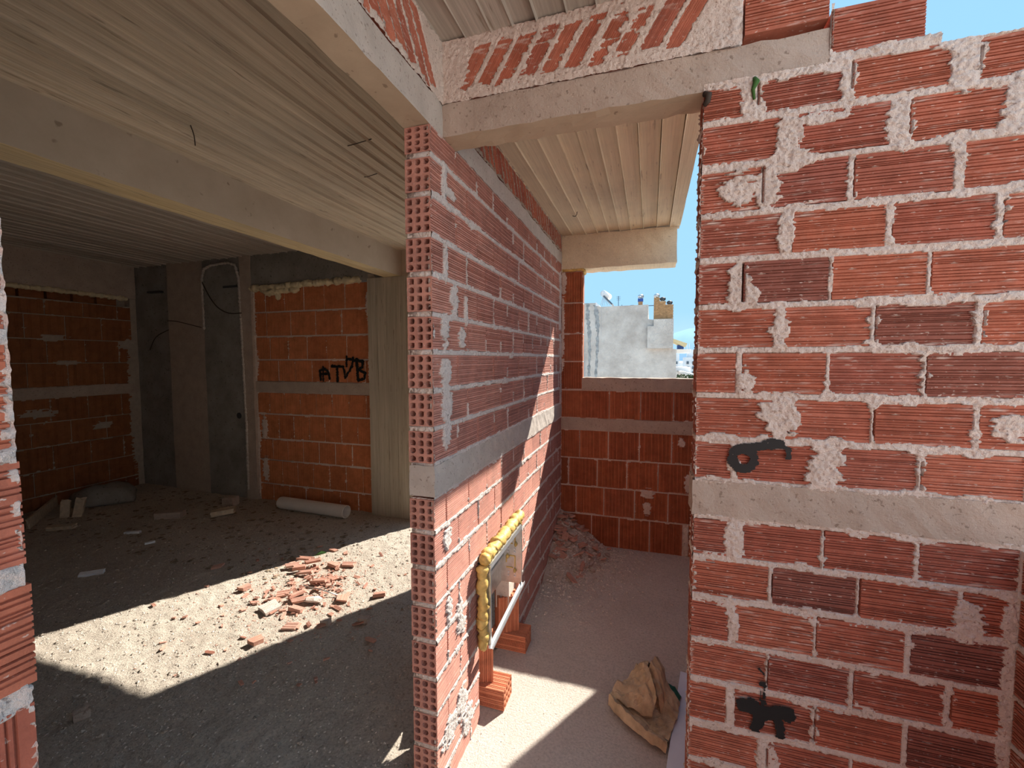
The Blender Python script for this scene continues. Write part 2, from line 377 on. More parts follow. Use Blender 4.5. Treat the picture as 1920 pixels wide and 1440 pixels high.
def mortar(parent, fr, bricks, u0, u1, z0, z1, res, mat, D, smear=0.006, patches=(), seed=1, shear=0.0, rough=0.004, depth=0.0, holes=(), out=0.002, name='mortar', solid=True, keep=None, dry=0.0, slit=0.0, bands=()):
    """one rough sheet over the joints (bulging and smeared over the brick edges) and the joints' bodies behind it"""
    nu = int((u1-u0)/res)+1; nz = int((z1-z0)/res)+1
    U, Z = np.meshgrid(np.linspace(u0, u1, nu), np.linspace(z0, z1, nz), indexing='ij')
    d = np.full(U.shape, 0.05)
    for b in bricks:
        Us = U-shear*(Z-b[2])
        du = np.maximum(b[0]-Us, Us-b[1]); dz = np.maximum(b[2]-Z, Z-b[3])
        d = np.minimum(d, np.maximum(du, dz))
    n1 = 0.6*vnoise(U, Z, 22, 150, seed)+0.4*fbm(U, Z, 60, seed+3, 3, 2.0); n2 = fbm(U, Z, 160, seed+9, 2); n3 = fbm(U, Z, 9, seed+17, 2)
    sm = smear*np.clip((n1-0.38)*3.2, 0, 2.2)*np.clip((n3-0.3)*3.2, 0.15, 1.8)
    h = np.where(d > -sm, out+rough*(n2-0.5)*2+0.004*(n3-0.5)-depth*np.clip(d/0.004, 0, 1), -0.014)
    if dry:
        inrow = np.zeros(U.shape, bool)
        for zz_ in {(b[2], b[3]) for b in bricks}: inrow |= (Z > zz_[0]+0.003) & (Z < zz_[1]-0.003)
        jr = vnoise(np.floor(U/0.09)*3.7+1, np.floor(Z/0.1265)*5.3+1, 1.0, 1.0, seed+55)+0.25*(fbm(U, Z, 22, seed+66, 2)-0.5)
        h = np.where(inrow & (jr < dry), -0.014, h)
    for (pu, pz, ru, rz) in patches:
        e = ((U-pu)/ru)**2+((Z-pz)/rz)**2
        e = e+(fbm(U, Z, 30, seed+33, 2, 1.5)-0.5)*1.0+(vnoise(U, Z, 20, 150, seed+37)-0.5)*1.3
        h = np.where(e < 1, np.maximum(h, out+0.0025+rough*(n2-0.5)*2.2), h)
    for b0_, b1_ in bands: h = np.where((Z > b0_) & (Z < b1_), -0.014, h)
    if slit:
        sr = random.Random(seed+5)
        for b in bricks:
            if sr.random() < slit:
                w_ = sr.uniform(0.002, 0.0042); lo_ = b[2]+(b[3]-b[2])*sr.uniform(0, 0.3); hi_ = b[3]-(b[3]-b[2])*sr.uniform(0, 0.25)
                h = np.where((U > b[0]-w_) & (U < b[0]+0.001) & (Z > lo_) & (Z < hi_), -0.014, h)
    for (a0, a1, b0, b1) in holes:
        h = np.where((U > a0) & (U < a1) & (Z > b0) & (Z < b1), -1, h)
    edge = (h > -0.9)
    h = np.where(edge, h, -0.014)
    vis = (h > -0.012) & edge
    q = vis[:-1, :-1] | vis[1:, :-1] | vis[:-1, 1:] | vis[1:, 1:]
    q &= edge[:-1, :-1] & edge[1:, :-1] & edge[:-1, 1:] & edge[1:, 1:]
    if keep is not None: q &= keep(U, Z)[:-1, :-1]
    idx = np.arange(nu*nz).reshape(nu, nz)
    Q = np.stack([idx[:-1, :-1][q], idx[1:, :-1][q], idx[1:, 1:][q], idx[:-1, 1:][q]], 1)
    used = np.unique(Q); remap = np.full(nu*nz, -1); remap[used] = np.arange(len(used))
    X = fr.P(U, h, Z); V = np.stack([np.broadcast_to(np.asarray(t, float), U.shape).ravel() for t in X], 1)[used]
    Q = remap[Q]
    if fr.kind == 'nx': Q = Q[:, ::-1]
    if solid:
        # joint bodies
        zs = sorted({round(b[2], 4) for b in bricks} | {round(b[3], 4) for b in bricks})
        rows = {}
        for b in bricks: rows.setdefault((round(b[2], 4), round(b[3], 4)), []).append(b)
        mbx = MB()
        def bx(a0, a1, b0, b1):
            if a1-a0 < 0.0015 or b1-b0 < 0.0015: return
            if any(a0 < h_[1] and a1 > h_[0] and b0 < h_[3] and b1 > h_[2] for h_ in holes): 
                for h_ in holes:
                    if b0 < h_[3] and b1 > h_[2]:
                        if a0 < h_[0]: bx(a0, h_[0]-0.001, b0, b1)
                        if a1 > h_[1]: bx(h_[1]+0.001, a1, b0, b1)
                return
            d0 = 0.022 if (dry or slit) and b1-b0 > 0.05 else 0.006
            c = [fr.P(a, -dd, b) for b in (b0, b1) for dd in (d0, D-0.006) for a in (a0, a1)]
            mbx.add(c, [(0, 2, 3, 1), (4, 5, 7, 6), (0, 1, 5, 4), (2, 6, 7, 3), (0, 4, 6, 2), (1, 3, 7, 5)])
        keys = sorted(rows)
        for i, kk in enumerate(keys):
            rb = sorted(rows[kk])
            for a, b in zip(rb, rb[1:]): bx(a[1], b[0], kk[0], kk[1])
            lo = keys[i-1][1] if i else z0
            bx(min(b[0] for b in rb)+0.002, max(b[1] for b in rb)-0.002, max(lo, kk[0]-0.04), kk[0])
        if mbx.f:
            o = len(V); V = np.concatenate([V, np.array(mbx.v)]); Q = np.concatenate([Q, np.array(mbx.f)+o])
    ob = link(name, mesh_np(name, V, Q), mat, parent); ob['kind'] = 'stuff'; return ob

def concrete_block(name, x0, x1, y0, y1, z0, z1, mat, parent=None, res=0.05, amp=0.003, seed=3):
    """a cast block with slightly wavy faces"""
    b = bmesh.new()
    nx, ny, nz = [max(1, min(60, int(round(q/res)))) for q in (x1-x0, y1-y0, z1-z0)]
    bmesh.ops.create_cube(b, size=1.0)
    def cut(ax, n):
        for i in range(1, n):
            co = Vector((0, 0, 0)); co[ax] = -0.5+i/n; no = Vector((0, 0, 0)); no[ax] = 1
            bmesh.ops.bisect_plane(b, geom=b.verts[:]+b.edges[:]+b.faces[:], plane_co=co, plane_no=no)
    cut(0, nx); cut(1, ny); cut(2, nz)
    r = random.Random(seed)
    for v in b.verts:
        c = v.co
        v.co = Vector((x0+(c.x+0.5)*(x1-x0)+r.uniform(-amp, amp), y0+(c.y+0.5)*(y1-y0)+r.uniform(-amp, amp), z0+(c.z+0.5)*(z1-z0)+r.uniform(-amp, amp)))
    bmesh.ops.recalc_face_normals(b, faces=b.faces)
    me = bpy.data.meshes.new(name); b.to_mesh(me); b.free()
    return link(name, me, mat, parent)

def boards_ceiling(parent, x0, x1, y0, y1, z, w, mat, seed, th=0.03):
    """strips left by the formwork boards, each its own depth, with a raised fin at the joints"""
    r = random.Random(seed); x = x0; k = 0
    while x < x1-0.01:
        ww = min(w*r.uniform(0.82, 1.18), x1-x)
        if x1-(x+ww) < 0.03: ww = x1-x
        dz = r.uniform(-0.006, 0.006); ny = 14
        v = []; f = []
        for i in range(ny+1):
            y = y0+(y1-y0)*i/ny; j = r.uniform(-0.002, 0.002); j2 = r.uniform(-0.002, 0.002)
            fin = r.uniform(0.005, 0.011)
            v += [(x, y, z+th), (x, y, z-0.004-fin), (x+0.004+j*0.5, y, z-0.002+dz), (x+ww*0.5+j, y, z+dz+j2*0.4), (x+ww-0.003+j2*0.5, y, z+0.001+dz), (x+ww, y, z+th)]
        for i in range(ny):
            for q in range(6): f.append((i*6+q, i*6+(q+1) % 6, (i+1)*6+(q+1) % 6, (i+1)*6+q))
        f += [tuple(range(6)), tuple(range(ny*6, ny*6+6))]
        link('board_strip', mesh_from('board_strip', v, f), mat, parent)
        x += ww; k += 1

# ------------------------------------------------------------------ floors
def heightfield(name, x0, x1, y0, y1, res, fn, mat, parent=None):
    nx = int((x1-x0)/res)+1; ny = int((y1-y0)/res)+1
    X, Y = np.meshgrid(np.linspace(x0, x1, nx), np.linspace(y0, y1, ny), indexing='ij')
    Z = fn(X, Y); idx = np.arange(nx*ny).reshape(nx, ny)
    Q = np.stack([idx[:-1, :-1].ravel(), idx[1:, :-1].ravel(), idx[1:, 1:].ravel(), idx[:-1, 1:].ravel()], 1)
    return link(name, mesh_np(name, np.stack([X.ravel(), Y.ravel(), Z.ravel()], 1), Q), mat, parent)
def zl(X, Y): return (fbm(X+20, Y+20, 1.6, 5, 3)-0.5)*0.022+(fbm(X+20, Y+20, 26, 8, 3)-0.5)*0.016-0.004
def zc(X, Y): return 0.065*np.clip((Y-1.9)/1.45, 0, 1)**1.3+(fbm(X+20, Y+20, 22, 15, 3)-0.5)*0.004
fl = heightfield('floor', -6.12, -0.735, -0.7, 3.75, 0.0135, zl, M['floor_dusty'])
tag(fl, 'dusty grit covered concrete floor of the dark room behind the partition', 'floor', None, 'structure')
fc = heightfield('floor', -0.76, 0.78, -0.6, 3.5, 0.012, zc, M['floor_screed'])
tag(fc, 'pale smooth screed floor of the narrow corridor beside the brick partition', 'floor', None, 'structure')
bs = MB().box(-6.2, 3.2, -3.6, 3.74, -0.20, -0.05).box(-6.2, 0.9, 3.74, 4.9, -0.2, -0.03).box(0.78, 3.2, -3.6, 3.5, -0.05, -0.01).box(-0.76, 0.78, -3.6, -0.6, -0.05, -0.002).build('floor_slab', M['concrete_pale'])
tag(bs, 'concrete slab under the rooms, reaching out behind the photographer', 'floor slab', None, 'structure')

# ------------------------------------------------------------------ courses shared by the two brick walls
ZJ = [2.312, 2.216, 2.093, 1.963, 1.838, 1.708, 1.5835, 1.455, 1.328, 1.204]     # joints above the tie beam
ZK = [1.097, 0.976, 0.852, 0.7205, 0.595, 0.462, 0.339, 0.213, 0.087, -0.04]       # joints below it
ROWS = [(b+0.009, a-0.009) for a, b in zip(ZJ, ZJ[1:])]+[(b+0.009, a-0.009) for a, b in zip(ZK, ZK[1:])]
ROWS[0] = (ROWS[0][0], 2.307)
# ------------------------------------------------------------------ right wall (faces the camera)
YR, DR = 1.36, 0.095
wr = empty('wall_right', (0.5, YR, 0)); tag(wr, 'red hollow brick wall in front with fat pale mortar joints and two black spray marks', 'wall', None, 'structure')
wr.location = (0, 0, 0)
FR = Frame('ny', YR)
RW = [
 [(0.134, 0.235), (0.271, 0.463), (0.486, 0.684), (0.742, 0.935)],
 [(0.133, 0.328), (0.367, 0.567), (0.611, 0.795), (0.83, 0.98)],
 [(0.132, 0.283), (0.289, 0.483), (0.499, 0.702), (0.723, 0.92)],
 [(0.134, 0.333), (0.363, 0.568), (0.585, 0.787), (0.805, 0.98)],
 [(0.132, 0.228), (0.248, 0.449), (0.459, 0.659), (0.670, 0.872)],
 [(0.133, 0.332), (0.352, 0.546), (0.559, 0.760), (0.775, 0.96)],
 [(0.131, 0.232), (0.250, 0.450), (0.460, 0.660), (0.670, 0.872)],
 [(0.133, 0.333), (0.362, 0.556), (0.567, 0.766), (0.780, 0.97)],
 [(0.132, 0.227), (0.245, 0.446), (0.479, 0.661), (0.672, 0.872)],
 [(0.133, 0.222), (0.262, 0.456), (0.466, 0.665), (0.676, 0.872)],
 [(0.132, 0.331), (0.344, 0.541), (0.553, 0.757), (0.770, 0.868)],
 [(0.131, 0.231), (0.248, 0.446), (0.455, 0.652), (0.667, 0.868)],
 [(0.132, 0.333), (0.341, 0.535), (0.546, 0.742), (0.759, 0.866)],
 [(0.132, 0.232), (0.255, 0.454), (0.461, 0.658), (0.671, 0.866)],
 [(0.132, 0.320), (0.345, 0.541), (0.553, 0.757), (0.770, 0.866)],
 [(0.131, 0.231), (0.248, 0.446), (0.455, 0.652), (0.667, 0.866)],
 [(0.132, 0.333), (0.341, 0.535), (0.546, 0.742), (0.759, 0.866)],
 [(0.132, 0.232), (0.255, 0.454), (0.461, 0.658), (0.671, 0.866)]]
rb = []
M['brick_dark'] = mat_brick('brick_dark', [(0.27, 0.10, 0.075), (0.30, 0.11, 0.078)], 0.62, 0.58)
DARKS = {(4, 1), (5, 2), (6, 3), (10, 1), (11, 3), (13, 3)}
for i, (z0, z1) in enumerate(ROWS):
    for j, (a, b) in enumerate(RW[i]):
        top = z1 if not (i == 0 and j >= 2) else 2.322
        rb.append((a, b, z0, top, j == 0, M['brick_dark'] if (i, j) in DARKS else None))
rb.append((0.436, 0.631, 2.345, 2.458)); rb.append((0.232, 0.427, 2.437, 2.55))
lay(wr, FR, rb, DR, M['brick_red'], 11, jit=0.0025)
PR = [(0.255, 2.265, 0.03, 0.06), (0.345, 2.15, 0.035, 0.07), (0.35, 2.09, 0.06, 0.03), (0.225, 2.03, 0.05, 0.05), (0.30, 2.02, 0.035, 0.055), (0.345, 1.9, 0.022, 0.06),
      (0.475, 2.27, 0.02, 0.06), (0.715, 2.27, 0.035, 0.07), (0.70, 2.325, 0.05, 0.02), (0.59, 2.15, 0.03, 0.06), (0.83, 2.15, 0.05, 0.07), (0.42, 2.19, 0.06, 0.018), (0.235, 1.77, 0.03, 0.06),
      (0.255, 1.74, 0.03, 0.03), (0.34, 1.64, 0.025, 0.05), (0.26, 1.49, 0.022, 0.045), (0.345, 1.39, 0.035, 0.055), (0.375, 1.40, 0.02, 0.05), (0.46, 1.255, 0.045, 0.07), (0.31, 1.41, 0.022, 0.03), (0.84, 1.39, 0.04, 0.035),
      (0.24, 1.04, 0.026, 0.055), (0.60, 2.33, 0.05, 0.018), (0.785, 0.9, 0.03, 0.05), (0.345, 0.40, 0.03, 0.05), (0.25, 0.78, 0.012, 0.05), (0.86, 0.9, 0.012, 0.06), (0.865, 0.6, 0.015, 0.35), (0.21, 1.335, 0.04, 0.014), (0.47, 1.33, 0.03, 0.02),
      (0.555, 2.34, 0.03, 0.012), (0.44, 2.44, 0.012, 0.02)]
mortar(wr, FR, [b[:4] for b in rb], 0.1325, 0.94, 0.03, 2.47, 0.0035, M['mortar'], DR, 0.008, PR, 41, rough=0.005, slit=0.55, bands=[(1.108, 1.196)],
       keep=lambda U, Z: (Z < 2.325) | ((U > 0.43) & (U < 0.66) & (Z < 2.35)) | ((U > 0.43) & (U < 0.437)))
FJ = Frame('nx', 0.132)
mortar(wr, FJ, [(YR+0.004, YR+DR, z0, z1) for z0, z1 in ROWS], YR+0.002, YR+DR, 0.0, 2.305, 0.005, M['mortar'], DR, 0.003, (), 77, rough=0.006, out=0.001, solid=False)
tb = concrete_block('tie_beam', 0.126, 0.98, YR-0.004, YR+DR, 1.101, 1.205, M['concrete'], wr, 0.03, 0.0022)
MB().tube([(0.258, YR-0.004, 2.318), (0.262, YR-0.012, 2.305), (0.255, YR-0.008, 2.288), (0.259, YR-0.006, 2.262)], [0.006, 0.008, 0.005, 0.003], 7).build('plastic_bit', M['leaf_green'], wr, True)['label'] = 'green scrap caught in the mortar'
MB().tube([(0.134, YR-0.004, 2.30), (0.145, YR-0.012, 2.292), (0.142, YR-0.010, 2.276), (0.134, YR-0.004, 2.268)], [0.008, 0.009, 0.008, 0.006], 8).build('cavity_shade', M['rust'], wr, True)['label'] = 'dark piece painted as shade in a broken brick corner'  # dark tube stands in for the shade inside a broken brick corner
# lintel over the corridor opening and the bricks set aslant above it
ln = concrete_block('lintel', -0.69, 0.434, YR, YR+DR+0.01, 2.309, 2.413, M['concrete'], None, 0.04, 0.0025)
tag(ln, 'rough concrete lintel across the corridor opening, end resting on the red brick wall', 'lintel', None, 'structure')
ln.data.materials.append(M['lintel_under'])
for p in ln.data.polygons:
    if p.normal.z < -0.7: p.material_index = 1
def slanted(parent, fr, u0, u1, z0, z1, pitch, w, shear, D, mat, mmat, seed, res, patches, smear=0.012):
    bricks = []; u = u0; s = abs(shear)
    lo = u0-(shear*(z1-z0) if shear > 0 else 0); hi = u1+(-shear*(z1-z0) if shear < 0 else 0)
    u = lo
    while u < hi:
        bricks.append((u, u+w*rnd.uniform(0.9, 1.1), z0+0.008, z1-0.008)); u += pitch*rnd.uniform(0.93, 1.07)
    keepb = []
    for b in bricks:
        t0, t1 = b[0]+shear*(b[3]-b[2]), b[1]+shear*(b[3]-b[2])
        if min(b[0], t0) < u0 or max(b[1], t1) > u1: continue
        me = with_mat(ribbed(b[1]-b[0], b[3]-b[2], D, 6, 0.004, 0.002, True, False, shear if fr.kind != 'nx' else -shear, rnd.randrange(2)), mat)
        o = link('brick', me, None, parent); fr.place(o, b[0], b[1], b[2], rnd.uniform(-0.001, 0.002)); keepb.append(b)
    mortar(parent, fr, keepb, u0, u1, z0, z1, res, mmat, D, smear, patches, seed, shear, 0.004, solid=False)
    c = [fr.P(a, -dd, b) for b in (z0, z1) for dd in (0.012, D-0.01) for a in (u0, u1)]
    MB().add(c, [(0, 2, 3, 1), (4, 5, 7, 6), (0, 1, 5, 4), (2, 6, 7, 3), (0, 4, 6, 2), (1, 3, 7, 5)]).build('mortar_fill', mmat, parent)
wu = empty('wall_upper'); tag(wu, 'band of slanting red bricks smeared with mortar between the lintel and the upper slab', 'wall', None, 'structure')
PS = [(x, z, rnd.uniform(0.03, 0.07), rnd.uniform(0.015, 0.035)) for x in np.arange(-0.66, 0.24, 0.055) for z in (2.425, 2.60)]+[(-0.64, 2.5, 0.06, 0.1), (0.215, 2.5, 0.02, 0.1)]
slanted(wu, FR, -0.678, 0.226, 2.413, 2.612, 0.073, 0.052, 0.62, 0.08, M['brick_red'], M['mortar'], 51, 0.004, PS, 0.022)

# ------------------------------------------------------------------ the partition (faces the corridor)
XP, DP, YE = -0.678, 0.092, 1.268
wm = empty('wall_middle'); tag(wm, 'free-standing end of a hollow brick partition showing rows of square holes', 'wall', None, 'structure')
FP = Frame('px', XP)
HY0, HY1, HZ = 1.652, 2.235, 0.735      # cut for the steel box, down to the floor
pb = []
for i, (z0, z1) in enumerate(ROWS):
    y = YE; first = True; odd = i % 2 == 0
    while y < 3.43:
        L = 0.1955 if (odd or not first) else 0.094
        y1 = min(y+L-0.006+rnd.uniform(-0.002, 0.002), 3.43)
        segs = [(y, y1)]
        if z0 < HZ-0.03:
            ns = []
            for a, b in segs:
                if b <= HY0 or a >= HY1: ns.append((a, b))
                else:
                    if a < HY0-0.02: ns.append((a, HY0))
                    if b > HY1+0.02: ns.append((HY1, b))
            segs = ns
        for a, b in segs:
            if b-a > 0.02: pb.append((a, b, z0, z1, first and a == YE))
        y += L+0.001; first = False
lay(wm, FP, pb, DP, M['brick_pale'], 12, jit=0.0018, gw=0.0036, gd=0.0046)
PP = [(1.362, 2.17, 0.02, 0.07), (1.37, 1.90, 0.016, 0.07), (1.36, 1.66, 0.035, 0.06), (1.36, 1.52, 0.04, 0.06), (1.37, 1.40, 0.04, 0.075), (1.365, 1.30, 0.03, 0.05), (1.44, 1.78, 0.035, 0.05), (1.54, 1.75, 0.014, 0.06),
      (1.5, 1.64, 0.03, 0.04), (1.44, 1.73, 0.03, 0.02), (1.36, 0.93, 0.028, 0.05), (1.37, 0.66, 0.022, 0.05), (1.46, 0.60, 0.028, 0.05), (1.47, 0.54, 0.04, 0.04), (1.37, 0.20, 0.06, 0.055), (1.47, 0.22, 0.05, 0.06), (1.52, 0.12, 0.05, 0.06),
      (3.38, 2.1, 0.035, 0.12), (3.36, 1.9, 0.03, 0.16), (3.39, 1.6, 0.03, 0.2), (3.4, 1.3, 0.025, 0.2), (1.40, 2.14, 0.05, 0.02), (1.6, 2.09, 0.05, 0.018), (1.27, 1.65, 0.012, 0.03)]
mortar(wm, FP, [b[:4] for b in pb], YE, 3.43, 0.0, 2.305, 0.0048, M['mortar_light'], DP, 0.0055, PP, 61, rough=0.005, depth=0.0, dry=0.55, bands=[(1.108, 1.196)], holes=[(HY0, HY1, -1, HZ-0.02)])
FE = Frame('ny', YE)
mortar(wm, FE, [(XP-DP, XP, z0, z1) for z0, z1 in ROWS], XP-DP+0.003, XP-0.001, 0.0, 2.30, 0.0036, M['mortar'], 0.1, 0.002, (), 71, rough=0.006, out=-0.002, solid=False,
       keep=lambda U, Z: (Z < 1.09) | (Z > 1.2))
concrete_block('tie_beam', XP-DP+0.002, XP+0.004, YE-0.004, 3.43, 1.100, 1.204, M['concrete_pale'], wm, 0.035, 0.0022)
concrete_block('top_beam', XP-DP, XP+0.002, YR+DR+0.005, 3.43, 2.309, 2.395, M['concrete_pale'], wm, 0.04, 0.003)
slanted(wm, FP, YR+DR+0.006, 3.43, 2.395, 2.54, 0.062, 0.052, -0.55, 0.08, M['brick_red'], M['mortar_brown'], 81, 0.006,
        [(y, 2.533, 0.04, 0.012) for y in np.arange(1.5, 3.4, 0.09)]+[(y, 2.40, 0.05, 0.014) for y in np.arange(1.55, 3.4, 0.13)], 0.006)
# wall over the doorway and its near jamb
wl = concrete_block('lintel', XP-DP, XP, -0.66, YR-0.002, 2.309, 2.413, M['concrete_pale'], None, 0.05, 0.0025)
tag(wl, 'pale concrete lintel over the doorway, running from the partition end towards the viewer', 'lintel', None, 'structure')
wl.data.materials.append(M['lintel_under'])
for p in wl.data.polygons:
    if p.normal.z < -0.7: p.material_index = 1
wd = empty('wall_over_doorway'); tag(wd, 'slanting red bricks stepped above the doorway lintel under the upper slab', 'wall', None, 'structure')
slanted(wd, FP, -0.6, YR-0.004, 2.413, 2.612, 0.058, 0.051, -0.75, 0.08, M['brick_red'], M['mortar'], 91, 0.006, [(y, 2.423, 0.03, 0.016) for y in np.arange(0.2, 1.34, 0.1)]+[(1.34, 2.5, 0.03, 0.1)], 0.006)
wj = empty('wall_near'); tag(wj, 'ragged brick jamb with grey mortar joints at the very left edge', 'wall', None, 'structure')
jb = [(0.03, 0.275, 2.08, 2.19), (0.03, 0.279, 1.96, 2.07), (0.03, 0.272, 1.838, 1.95), (0.03, 0.281, 1.714, 1.826), (0.03, 0.2845, 1.592, 1.703), (0.03, 0.284, 1.457, 1.577), (0.03, 0.289, 1.327, 1.445), (0.03, 0.2905, 1.188, 1.304)]
jb = [(-0.4, 0.02, b[2], b[3]) for b in jb]+jb
lay(wj, FP, jb, DP, M['brick_red'], 11, jit=0.003)
jv = [(0.03, 0.287, 0.93, 1.164)]
lay(wj, FP, jv, DP, M['brick_red'], 14, vertical=True)
mortar(wj, FP, jb+jv, 0.0, 0.286, 0.94, 2.19, 0.004, M['mortar_light'], DP, 0.006, (), 95, rough=0.005, out=0.003)
MB().box(XP-DP, XP-0.002, -0.66, -0.4, 0, 2.309).box(XP-DP, XP-0.002, -0.4, 0.28, 0, 0.925).box(XP-DP, XP-0.002, -0.4, 0.27, 2.195, 2.309).build('wall_fill', M['mortar'], wj)

# ------------------------------------------------------------------ slabs overhead
cu = empty('ceiling'); tag(cu, 'grey board-marked slab directly overhead at the top of the photo', 'ceiling', None, 'structure')
boards_ceiling(cu, -0.678, 0.226, -2.5, YR+0.06, 2.616, 0.085, M['board_grey'], 5)
MB().box(-0.678, 0.226, -2.5, YR+DR, 2.645, 2.80).build('slab', M['concrete'], cu)
cc = empty('ceiling'); tag(cc, 'sunlit tan board-marked slab over the far end of the corridor', 'ceiling', None, 'structure')
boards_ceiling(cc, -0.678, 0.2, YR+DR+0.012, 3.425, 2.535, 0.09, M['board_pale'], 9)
MB().box(-0.70, 0.2, YR+DR+0.012, 3.62, 2.563, 2.70).build('slab', M['concrete'], cc)
cl = empty('ceiling'); tag(cl, 'brown board-marked slab over the near half of the dark room', 'ceiling', None, 'structure')
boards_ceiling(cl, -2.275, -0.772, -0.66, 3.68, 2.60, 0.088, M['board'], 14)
MB().box(-2.3, -0.772, -0.66, 3.80, 2.629, 2.80).build('slab', M['concrete'], cl)
cf_ = empty('ceiling'); tag(cf_, 'dim grey slab over the far left bay beyond the ceiling beam', 'ceiling', None, 'structure')
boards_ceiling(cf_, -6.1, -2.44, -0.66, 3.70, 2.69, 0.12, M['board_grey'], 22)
MB().box(-6.2, -2.3, -0.66, 3.80, 2.719, 2.85).build('slab', M['concrete'], cf_)
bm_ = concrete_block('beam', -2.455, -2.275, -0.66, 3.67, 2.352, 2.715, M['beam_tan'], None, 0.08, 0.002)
tag(bm_, 'long downstand concrete beam with yellow-stained underside, bounce light in its colour, crossing the dark room ceiling', 'beam', None, 'structure')
bm_.data.materials.append(M['beam_stain_lit'])
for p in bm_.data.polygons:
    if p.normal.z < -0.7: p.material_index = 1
bf = concrete_block('beam', -0.695, 0.178, 3.425, 3.62, 2.268, 2.53, M['board_pale'], None, 0.06, 0.003)
tag(bf, 'short tan concrete beam ending in the air above the corridor window opening', 'beam', None, 'structure')

# ------------------------------------------------------------------ corridor end wall with the window opening
YF, DF = 3.43, 0.10
wf = empty('wall_far'); tag(wf, 'low wall of vertically ribbed orange blocks closing the corridor under the open window', 'wall', None, 'structure')
FF = Frame('ny', YF)
fr_rows = [(1.092, 1.308, [(-0.52, -0.3), (-0.293, -0.065), (-0.058, 0.172), (0.18, 0.41), (0.417, 0.645)]),
           (0.772, 0.990, [(-0.678, -0.53), (-0.522, -0.305), (-0.297, -0.07), (-0.063, 0.165), (0.173, 0.40), (0.41, 0.64)]),
           (0.545, 0.760, [(-0.678, -0.62), (-0.61, -0.39), (-0.38, -0.16), (-0.152, 0.07), (0.08, 0.30), (0.31, 0.53), (0.54, 0.645)]),
           (0.317, 0.532, [(-0.678, -0.555), (-0.548, -0.335), (-0.327, -0.1), (-0.09, 0.145), (0.155, 0.38), (0.39, 0.62)]),
           (0.06, 0.305, [(-0.678, -0.43), (-0.423, -0.215), (-0.205, 0.015), (0.025, 0.255), (0.30, 0.52), (0.53, 0.645)])]
fb = [(a, b, z0, z1) for z0, z1, l in fr_rows for a, b in l]
fj = [(-0.678, -0.512, z0, z1) for z0, z1 in ((2.01, 2.245), (1.765, 1.998), (1.545, 1.755), (1.32, 1.535), (1.092, 1.308))]
lay(wf, FF, fb+fj, DF, M['brick_orange'], 16, vertical=True, gw=0.0046, gd=0.0046, jit=0.0015, name='block')
mortar(wf, FF, fb+fj, -0.675, 0.645, 0.06, 2.27, 0.006, M['mortar'], DF, 0.004, [(0.0, 0.52, 0.045, 0.05), (0.0, 0.40, 0.03, 0.06), (0.29, 0.62, 0.03, 0.08), (0.24, 0.93, 0.03, 0.04), (0.285, 0.17, 0.02, 0.12), (-0.67, 1.8, 0.02, 0.3), (-0.67, 2.15, 0.03, 0.1)], 31, rough=0.003, depth=0.006, bands=[(1.0, 1.081)],
       keep=lambda U, Z: (Z < 1.31) | (U < -0.508))
concrete_block('tie_beam', -0.69, 0.65, YF-0.004, YF+DF, 0.994, 1.088, M['concrete'], wf, 0.05, 0.0025)
concrete_block('sill', -0.512, 0.65, YF-0.006, YF+DF, 1.311, 1.412, M['concrete'], wf, 0.04, 0.003)
fo = MB()
pts = [(-0.67+0.165*i/10, YF-0.004+rnd.uniform(-0.004, 0.004), 2.258+rnd.uniform(-0.003, 0.004)) for i in range(11)]
fo.tube(pts, [0.010*rnd.uniform(0.8, 1.3) for _ in pts], 9)
pts = [(-0.508+rnd.uniform(-0.003, 0.006), YF+0.1*i/7, 2.25+rnd.uniform(-0.006, 0.004)) for i in range(8)]
fo.tube(pts, [0.014*rnd.uniform(0.8, 1.4) for _ in pts], 9)
fo.build('foam_bead', M['foam'], wf, True)
wbk = MB().box(-0.77, 1.2, -2.6, -2.5, -0.05, 2.62).box(-0.77, -0.68, -2.5, -0.66, -0.05, 2.62).build('wall_light_block', M['brick_red']); tag(wbk, 'brick wall added behind the viewer, out of view, to shape the fill light', 'wall', None, 'structure')  # unseen wall added to block fill light from straight behind
# hidden side wall of the corridor, right of the opening
ws = MB().box(0.69, 0.79, YR+DR, YF+DF+0.01, -0.05, 2.25).build('wall_corridor_side', M['brick_orange'])
tag(ws, 'brick side wall of the corridor, hidden behind the red wall', 'wall', None, 'structure')
# low wall returning towards the viewer at the right edge
wq = empty('wall_side'); tag(wq, 'low brick return wall just entering at the lower right edge', 'wall', None, 'structure')
FQ = Frame('nx', 0.874)
qb = []
for i, (z0, z1) in enumerate(ROWS):
    if z1 > 1.12: continue
    y = 1.352 - (0.1 if i % 2 else 0.2)
    ys = [(y, 1.352)]
    while y > 0.5: ys.append((y-0.21, y-0.012)); y -= 0.21
    qb += [(a, b, z0, z1) for a, b in ys]
lay(wq, FQ, qb, 0.095, M['brick_red'], 11)
mortar(wq, FQ, qb, 0.3, 1.357, 0.0, 1.09, 0.007, M['mortar'], 0.095, 0.005, (), 99)

